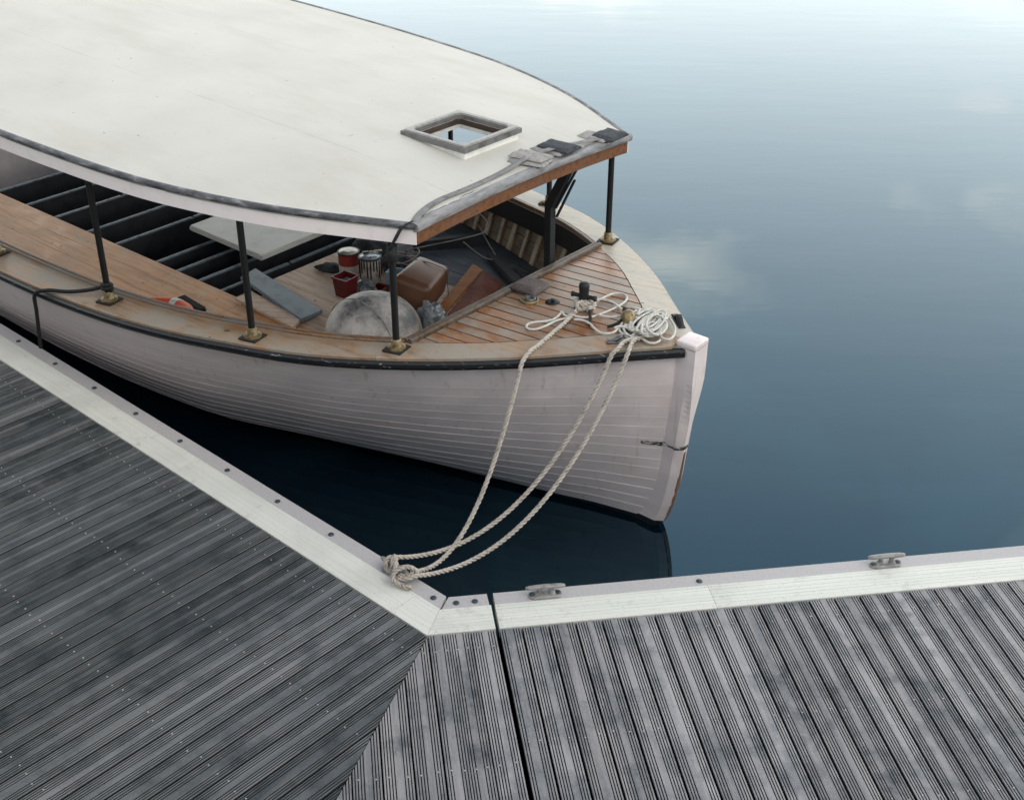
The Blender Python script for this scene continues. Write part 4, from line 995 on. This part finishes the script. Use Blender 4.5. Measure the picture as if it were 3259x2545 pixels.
for i, (nm, P, sx, sy, sz, rz, mt, lab) in enumerate(padl): pad(nm, P, sx, sy, sz, YAW + R(rz), M[mt], lab, 'pad', 'cloth pads', seed=i * 1.7 + 9)
# black line tied to a post foot and run over the side
pb = (-3.45, -1.725)
bl = tube('mooring_line', [[W(pb[0] + 0.03 * cos(a), pb[1] + 0.03 * sin(a), zs(pb[0]) + 0.085 + 0.004 * a) for a in [0.6 * i for i in range(22)]] + [W(-3.60, -1.76, zs(-3.6) + .06), W(-3.75, -1.84, zs(-3.7) + .03), W(-3.92, -1.91, zs(-3.9) + .02), W(-4.05, -1.935, zs(-4) - .04), W(-4.1, -1.925, zs(-4) - .2), W(-4.2, -1.90, .15)]], 0.014, M['rope_black'])
tag(bl, 'black line tied to a post foot and led over the near rail', 'rope')
# loose boards
def loose(name, cs, th, mat, label, cat, group=None, bev=0.006):
    """board from four world corners of its top face"""
    n_ = (cs[1] - cs[0]).cross(cs[2] - cs[0]).normalized(); n_ = n_ if n_.z > 0 else -n_
    ctr = sum(cs, Vector()) / 4; bm = bmesh.new()
    t_ = [bm.verts.new(c - ctr) for c in cs]; b_ = [bm.verts.new(c - ctr - n_ * th) for c in cs]
    bm.faces.new(t_); bm.faces.new(b_)
    for i in range(4): bm.faces.new((t_[i], t_[(i + 1) % 4], b_[(i + 1) % 4], b_[i]))
    if bev: bmesh.ops.bevel(bm, geom=bm.edges[:], offset=bev, segments=2, affect='EDGES')
    o = bobj(name, bm, mat, None, False, loc=ctr); tag(o, label, cat, group); return o
M['melamine'] = simple('white_board', srgb(206, 203, 196), 0.45, 0, 0.08, 5, 0.05)
M['alu_board'] = simple('blue_grey_board', srgb(124, 134, 142), 0.5, 0.1, 0.15, 10, 0.1)
wz = 0.37
loose('white_panel', [W(-4.83, -0.07, wz), W(-3.87, -0.09, wz), W(-3.89, 0.75, wz), W(-4.85, 0.75, wz)], 0.05, M['melamine'], 'loose white panel lying over the open bilge frames', 'panel', None, 0.014)
loose('grey_plank', [dpx(512, 590, .36), dpx(545, 571, .36), dpx(688, 661, .345), dpx(642, 681, .345)], 0.03, M['alu_board'], 'loose blue-grey plank lying across the floorboards behind a post', 'plank')
def c1(x, y, z): return at(1000 + x / 1.68, 600 + y / 1.68, z)
def c3(x, y, z): return at(200 + x / 1.985, 500 + y / 1.985, z)
loose('floor_panel', [c3(1085, 888, .335), c3(1190, 842, .335), c3(1505, 1022, .335), c3(1455, 1078, .335)], 0.022, M['pale_sole'], 'loose pinkish floor panel lifted beside the blue-grey plank', 'panel', None, 0.003)
M['orangewood'] = varnish('orange_plywood', srgb(108, 66, 32), srgb(138, 88, 44), srgb(124, 84, 50), (0.55, 0.8), 0.5)
M['redwood'] = varnish('reddish_board', srgb(70, 34, 22), srgb(98, 50, 32), srgb(88, 50, 36), (0.55, 0.8), 0.5)
loose('wood_board', [c1(848, 398, .47), c1(905, 432, .45), c1(700, 668, .36), c1(640, 655, .36)], 0.02, M['orangewood'], 'orange-brown plank edge leaning beside the jerry can', 'board')
loose('wood_board', [c1(912, 436, .44), c1(1018, 508, .345), c1(800, 700, .345), c1(710, 672, .36)], 0.02, M['redwood'], 'dark red-brown board lying behind the fore coaming', 'board')
loose('timber', [W(-2.52, 1.12, .37), W(-2.44, 1.17, .37), W(-1.95, 0.92, .37), W(-2.02, 0.85, .37)], 0.065, M['iron'], 'short dark timber lying on the grey floorboards', 'timber')
loose('timber', [W(-3.10, 0.86, .40), W(-3.02, 0.93, .40), W(-2.72, 1.36, .40), W(-2.82, 1.40, .40)], 0.09, M['framedark'], 'black timber lying across the grey floorboards at the far side', 'timber')
# dome
dome = empty('dome_cover', W(-2.27, -0.40, ZSOLE)); dome.rotation_euler = (R(0), R(0), YAW); tag(dome, 'large dirty grey fibreglass dome behind the near coaming', 'dome')
k = NM('dirty_grey_gelcoat', 0.5, 0, 0.4); co = k.coord((1, 1, 1)); n = k.noise(co, 4.5, 6, 0.65); n2 = k.noise(co, 22, 5, 0.7)
c = k.ramp(n, [(0.36, srgb(104, 104, 104)), (0.5, srgb(172, 166, 160)), (0.66, srgb(206, 198, 190))]); c = k.mix(k.math('MULTIPLY', k.mask(n2, 0.60, 0.66), 0.7), c, srgb(60, 62, 62)); k.col(c).bump(n2, 0.1, 0.004); M['dome'] = k.m
prof = [(0.355, 0.0), (0.355, 0.03)] + [(0.35 * cos(R(a)), 0.03 + 0.30 * sin(R(a))) for a in range(4, 88, 6)] + [(0.006, 0.331)]
v_, f_ = lathe(prof, 40); obj('dome_shell', v_, f_, M['dome'], dome, True)
tube('dome_seam', [[Vector((0.352 * cos(R(a)) * 0.94, -0.12, 0.03 + 0.302 * sin(R(a)))) for a in range(20, 161, 10)]], 0.004, M['dome'], dome, 6)
# jerry can
k = NM('tan_plastic', 0.4, 0, 0.5); co = k.coord((1, 1, 1)); n = k.noise(co, 5, 5); k.col(k.ramp(n, [(0.3, srgb(80, 50, 33)), (0.7, srgb(104, 70, 48))])).bump(k.noise(co, 40, 3), 0.08, 0.003); M['jerry'] = k.m
jp = c1(548, 548, .46); jp.z = ZSOLE
jc = empty('jerry_can', jp); tag(jc, 'tan-brown plastic jerry can tipped over between the dome and the boards', 'jerry can')
jc.rotation_euler = (R(0), R(0), YAW + R(21))
bm = bmesh.new(); bm_box(bm, 0.30, 0.46, 0.27, T(0, 0, 0.165), 0.055, 4)
for v in bm.verts:                                     # shoulders and slight taper
    if v.co.y > 0.1: v.co.x *= 0.92; v.co.z = 0.165 + (v.co.z - 0.165) * 0.9
bmesh.ops.rotate(bm, verts=bm.verts, cent=(0, 0, 0.03), matrix=Matrix.Rotation(R(14), 3, 'Y'))
jb = bobj('can_body', bm, M['jerry'], jc, True); jb.data.set_sharp_from_angle(angle=R(60)); jb.location.z = 0.05
bm = bmesh.new(); bm_cyl(bm, 0.03, 0.05, T(-0.10, 0.24, 0.15) @ Matrix.Rotation(R(90), 4, 'X'), 16); bobj('can_cap', bm, M['iron'], jc, True)
tube('can_seam', [[Vector((-0.15, 0.13, 0.06)), Vector((-0.10, 0.13, 0.325)), Vector((0.0, 0.13, 0.345)), Vector((0.12, 0.13, 0.325)), Vector((0.185, 0.13, 0.28)), Vector((0.20, 0.13, 0.06))]], 0.003, M['jerry'], jc, 6)
# paint cans
M['tin'] = simple('tin_lid', srgb(190, 186, 176), 0.35, 0.5, 0.25, 20, 0.1)
M['redlabel'] = simple('red_label', srgb(130, 40, 34), 0.5, 0, 0.25, 12)
M['whitelabel'] = simple('stained_white_label', srgb(178, 168, 158), 0.5, 0, 0.25, 14)
M['paintfilm'] = simple('grey_blue_paint_skin', srgb(150, 160, 168), 0.2, 0.2, 0.35, 14)
M['drip'] = simple('black_paint_drip', srgb(26, 26, 28), 0.35, 0, 0.1)
def can(u, v, r, h, lab, redband, lidmat):
    c = empty('paint_can', Vector((u, v, ZSOLE))); tag(c, lab, 'paint can', 'paint cans')
    if redband:
        v_, f_ = lathe([(r, 0), (r, h * 0.5)], 28); obj('can_wall', v_, f_, M['whitelabel'], c, True).data.set_sharp_from_angle(angle=R(40))
        v_, f_ = lathe([(r * 1.004, h * 0.5), (r * 1.004, h)], 28); obj('label_band', v_, f_, M['redlabel'], c, True).data.set_sharp_from_angle(angle=R(40))
    else:
        v_, f_ = lathe([(r, 0), (r, h)], 28); obj('can_wall', v_, f_, M['whitelabel'], c, True).data.set_sharp_from_angle(angle=R(40))
        vs, fs = [], []
        for i in range(11):
            a = R(175 + i * 17) + YAW * 0; ln = h * (0.25 + 0.55 * abs(sin(i * 2.3)))
            P = [Vector((r * 1.01 * cos(a), r * 1.01 * sin(a), h - ln * q / 4)) for q in range(5)]; tube_geo(P, 0.006, 6, vs, fs)
        obj('paint_drips', vs, fs, M['drip'], c, True)
    v_, f_ = lathe([(r * 1.05, h - 0.006), (r * 1.06, h + 0.004), (r * 1.0, h + 0.008), (r * 0.9, h + 0.006)], 28); obj('rim', v_, f_, M['drip'], c, True)
    v_, f_ = lathe([(r * 0.90, h + 0.002), (r * 0.88, h + 0.0085), (r * 0.62, h + 0.0085), (r * 0.58, h + 0.012), (r * 0.3, h + 0.012)], 28); obj('lid', v_, f_, lidmat, c, True)
    return c
q1 = c1(183, 338, .49); q2 = c1(298, 364, .50); q3 = c1(165, 470, .455)
can(q1.x, q1.y, 0.083, 0.19, 'red and white paint can with a pale lid, furthest back on the floor', True, M['tin'])
can(q2.x, q2.y, 0.086, 0.20, 'white paint can with black drips and a blue-grey lid', False, M['paintfilm'])
br_ = empty('paint_brush', Vector((q2.x + .02, q2.y + .06, ZSOLE + 0.215))); br_.rotation_euler = (0, 0, YAW + R(60)); tag(br_, 'pale-handled brush lying across the dripping paint can', 'brush')
bm = bmesh.new(); bm_box(bm, 0.10, 0.018, 0.012, T(0.02, 0, 0.004), 0.005, 2); bobj('brush_handle', bm, M['whitelabel'], br_, True)
bm = bmesh.new(); bm_box(bm, 0.05, 0.03, 0.014, T(-0.06, 0, 0.004), 0.003); bobj('bristles', bm, M['drip'], br_)
# red square bucket
M['redplastic'] = simple('dark_red_plastic', srgb(92, 20, 23), 0.4, 0, 0.25, 8, 0.05)
bk = empty('square_bucket', Vector((q3.x, q3.y, ZSOLE))); bk.rotation_euler = (0, 0, YAW + R(4)); tag(bk, 'small square red plastic bucket with rags and tins inside', 'bucket')
def frus(a0, a1, z0, z1):
    return [(x * a, y * a, z) for a, z in ((a0, z0), (a1, z1)) for x, y in ((-1, -1), (1, -1), (1, 1), (-1, 1))]
vs = frus(0.056, 0.070, 0, 0.155) + frus(0.053, 0.067, 0.005, 0.155)
fs = [(0, 1, 2, 3), (8, 9, 10, 11)]
for i in range(4): j = (i + 1) % 4; fs += [(i, j, 4 + j, 4 + i), (8 + i, 8 + j, 12 + j, 12 + i), (4 + i, 4 + j, 12 + j, 12 + i)]
obj('bucket_wall', vs, fs, M['redplastic'], bk)
vs = []; fs = []
for a, z in ((0.077, 0.148), (0.077, 0.160), (0.066, 0.160), (0.066, 0.148)): vs += [(x * a, y * a, z) for x, y in ((-1, -1), (1, -1), (1, 1), (-1, 1))]
for lv in range(4):
    for i in range(4): fs.append((lv * 4 + i, lv * 4 + (i + 1) % 4, ((lv + 1) % 4) * 4 + (i + 1) % 4, ((lv + 1) % 4) * 4 + i))
obj('bucket_rim', vs, fs, M['redplastic'], bk)
def Wp(P): return Vector((P.x, P.y, ZSOLE))
def crumple(name, P, r, mat, lab, cat, sc=(1, 1, .6), seed=0, parent=None, amp=0.35, rz=0):
    bm = bmesh.new(); bmesh.ops.create_icosphere(bm, subdivisions=4, radius=1.0)
    for v in bm.verts:
        d = v.co.normalized(); q = 1 + amp * noise.noise(d * 1.7 + Vector((seed, 0, 0))) + amp * .6 * abs(noise.noise(d * 4.3 + Vector((0, seed, 0)))) + amp * .3 * noise.noise(d * 11 + Vector((0, 0, seed)))
        v.co = Vector((d.x * sc[0], d.y * sc[1], max(d.z, -0.55) * sc[2])) * q * r
    zmin = min(v.co.z for v in bm.verts)
    for v in bm.verts: v.co.z -= zmin
    o = bobj(name, bm, mat, parent, True, loc=P, rot=(0, 0, rz)); o.data.set_sharp_from_angle(angle=R(48))
    if lab: tag(o, lab, cat)
    return o
M['rag'] = simple('blue_grey_rag', srgb(96, 104, 112), 0.8, 0, 0.35, 20, 0.4)
M['darkrag'] = simple('dark_cloth', srgb(42, 46, 50), 0.8, 0, 0.4, 16, 0.4)
crumple('bucket_contents', (0, 0, 0.07), 0.044, M['rag'], None, None, (1, 1, .9), 3, bk)
k = NM('clear_polythene', 0.18, 0, 0.6); co = k.coord((1, 1, 1)); n = k.noise(co, 18, 5); k.col(k.ramp(n, [(0.35, srgb(70, 80, 86)), (0.65, srgb(150, 156, 158))])).bump(n, 0.5, 0.01); M['poly'] = k.m
crumple('plastic_bag', Wp(c1(275, 520, .35)), 0.07, M['poly'], 'crumpled clear plastic bag between the red bucket and the jerry can', 'bag', (1.2, .8, .8), 5, rz=YAW)
crumple('plastic_bag', Wp(c1(635, 690, .42)), 0.10, M['poly'], 'crumpled clear plastic bag squeezed between the dome and the fore coaming', 'bag', (1.3, .7, 1.3), 8, rz=YAW)
crumple('work_glove', Wp(c1(90, 425, .32)), 0.08, M['darkrag'], 'dark work glove lying on the floor left of the paint cans', 'glove', (1.4, .8, .4), 11, rz=YAW + .4)
crumple('cloth_bundle', Wp(c1(310, 310, .38)), 0.13, M['darkrag'], 'black cloth bundle behind the dripping paint can', 'cloth', (1.3, 1.0, .7), 14, rz=YAW)
crumple('cloth_bundle', Wp(c1(430, 400, .36)), 0.10, M['darkrag'], 'black cloth heap under the coiled wires', 'cloth', (1.2, 1.0, .8), 17, rz=YAW)
M['bluebox'] = simple('pale_blue_plastic', srgb(120, 146, 160), 0.4, 0, 0.2, 10)
def open_box(name, P, sx, sy, h, rz, mat, lab, cat):
    r = empty(name, P, rz); tag(r, lab, cat); bm = bmesh.new(); bm_box(bm, sx, sy, 0.006, T(0, 0, 0.003)); bobj('box_floor', bm, mat, r)
    for x, y, a, b in ((sx / 2 - .003, 0, .006, sy), (-sx / 2 + .003, 0, .006, sy), (0, sy / 2 - .003, sx - .013, .006), (0, -sy / 2 + .003, sx - .013, .006)):
        bm = bmesh.new(); bm_box(bm, a, b, h - 0.007, T(x, y, h / 2 + 0.003)); bobj('box_wall', bm, mat, r)
    return r
open_box('plastic_tub', Wp(c1(440, 445, .42)), 0.14, 0.11, 0.13, YAW + R(20), M['bluebox'], 'pale blue plastic tub behind the jerry can', 'tub')
open_box('parts_tray', Wp(c1(350, 545, .32)), 0.10, 0.13, 0.05, YAW + R(15), M['redplastic'], 'shallow dark red tray beside the clear plastic bag', 'tray')
# red funnel with wires
fn = empty('red_funnel', Wp(c1(495, 385, .36))); tag(fn, 'small red plastic funnel among the wires on the grey floor', 'funnel')
v_, f_ = lathe([(0.075, 0.0), (0.072, 0.006), (0.02, 0.10), (0.010, 0.15), (0.008, 0.15)], 18); obj('funnel_cone', v_, f_, M['redplastic'], fn, True)
v_, f_ = lathe([(0.079, 0.0), (0.079, 0.008), (0.073, 0.010)], 18); obj('funnel_lip', v_, f_, M['redplastic'], fn, True)
M['wire'] = simple('grey_wire', srgb(120, 116, 112), 0.5, 0, 0.2)
wr_ = []
for i in range(40):
    a = i * 0.55; wr_.append(Wp(c1(470, 350, .46)) + ba * (0.08 * cos(a) + 0.002 * i) + bt * (0.09 * sin(a)) + Vector((0, 0, 0.15 + 0.05 * sin(a * 0.7))))
wr_ += [W(-2.55, 1.05, ZSOLE + .25), W(-2.6, 1.22, ZSOLE + .28), W(-2.8, 1.32, ZSOLE + .3)]
wo = tube('wire_coil', [wr_, [W(-2.62, 0.95, ZSOLE + .2), W(-2.45, 1.0, ZSOLE + .1), W(-2.42, 1.12, ZSOLE + .06), W(-2.6, 1.22, ZSOLE + .12), W(-2.75, 1.25, ZSOLE + .25)]], 0.005, M['wire'], sides=6); tag(wo, 'loose coil of thin grey wire above the black cloth heap', 'wire')
crumple('rag', W(-2.17, 1.08, ZSOLE), 0.07, M['darkrag'], 'black rag on the grey floor near the far side ribs', 'rag', (1.4, .9, .6), 21, rz=YAW)
# life ring and rubber strip against the near side
M['orange'] = simple('orange_lifebuoy', srgb(214, 84, 44), 0.5, 0, 0.12, 8); M['reflect'] = simple('white_reflective_band', srgb(214, 206, 196), 0.5, 0, 0.1)
LRP = c3(570, 1000, .36); LRP.z = ZSOLE
lr = empty('life_ring', LRP); lr.rotation_euler = (R(0), R(0), YAW); tag(lr, 'orange life ring with white bands lying inside the near gunwale', 'life ring')
def torus_seg(a0, a1, Rr, r, n, m=14, flat=0.75):
    vs, fs = [], []
    for i in range(n + 1):
        a = a0 + (a1 - a0) * i / n
        for k_ in range(m): b = 2 * pi * k_ / m; vs.append(((Rr + r * cos(b)) * cos(a), (Rr + r * cos(b)) * sin(a), r * flat * (1 + sin(b))))
    for i in range(n):
        for k_ in range(m): fs.append((i * m + k_, i * m + (k_ + 1) % m, (i + 1) * m + (k_ + 1) % m, (i + 1) * m + k_))
    fs += [tuple(range(m)), tuple(n * m + k_ for k_ in range(m))]
    return vs, fs
for q in range(4):
    a = q * pi / 2 + 0.2
    v_, f_ = torus_seg(a + 0.13, a + pi / 2 - 0.13, 0.24, 0.058, 14); obj('ring_body', v_, f_, M['orange'], lr, True)
    v_, f_ = torus_seg(a - 0.13, a + 0.13, 0.24, 0.060, 5); obj('ring_band', v_, f_, M['reflect'], lr, True)
RSP = c3(812, 918, .335); RSP.z = ZSOLE
rs = empty('ribbed_strip', RSP); rs.rotation_euler = (0, 0, YAW + R(-6)); tag(rs, 'black ribbed rubber strip beside the life ring', 'rubber strip')
bm = bmesh.new(); bm_box(bm, 0.30, 0.07, 0.03, T(0, 0, 0.015), 0.006)
bobj('strip_body', bm, M['drip'], rs)
for i in range(13):
    bm = bmesh.new(); bm_box(bm, 0.012, 0.066, 0.012, T(-0.138 + i * 0.023, 0, 0.035), 0.003); bobj('rib_bar', bm, M['drip'], rs)
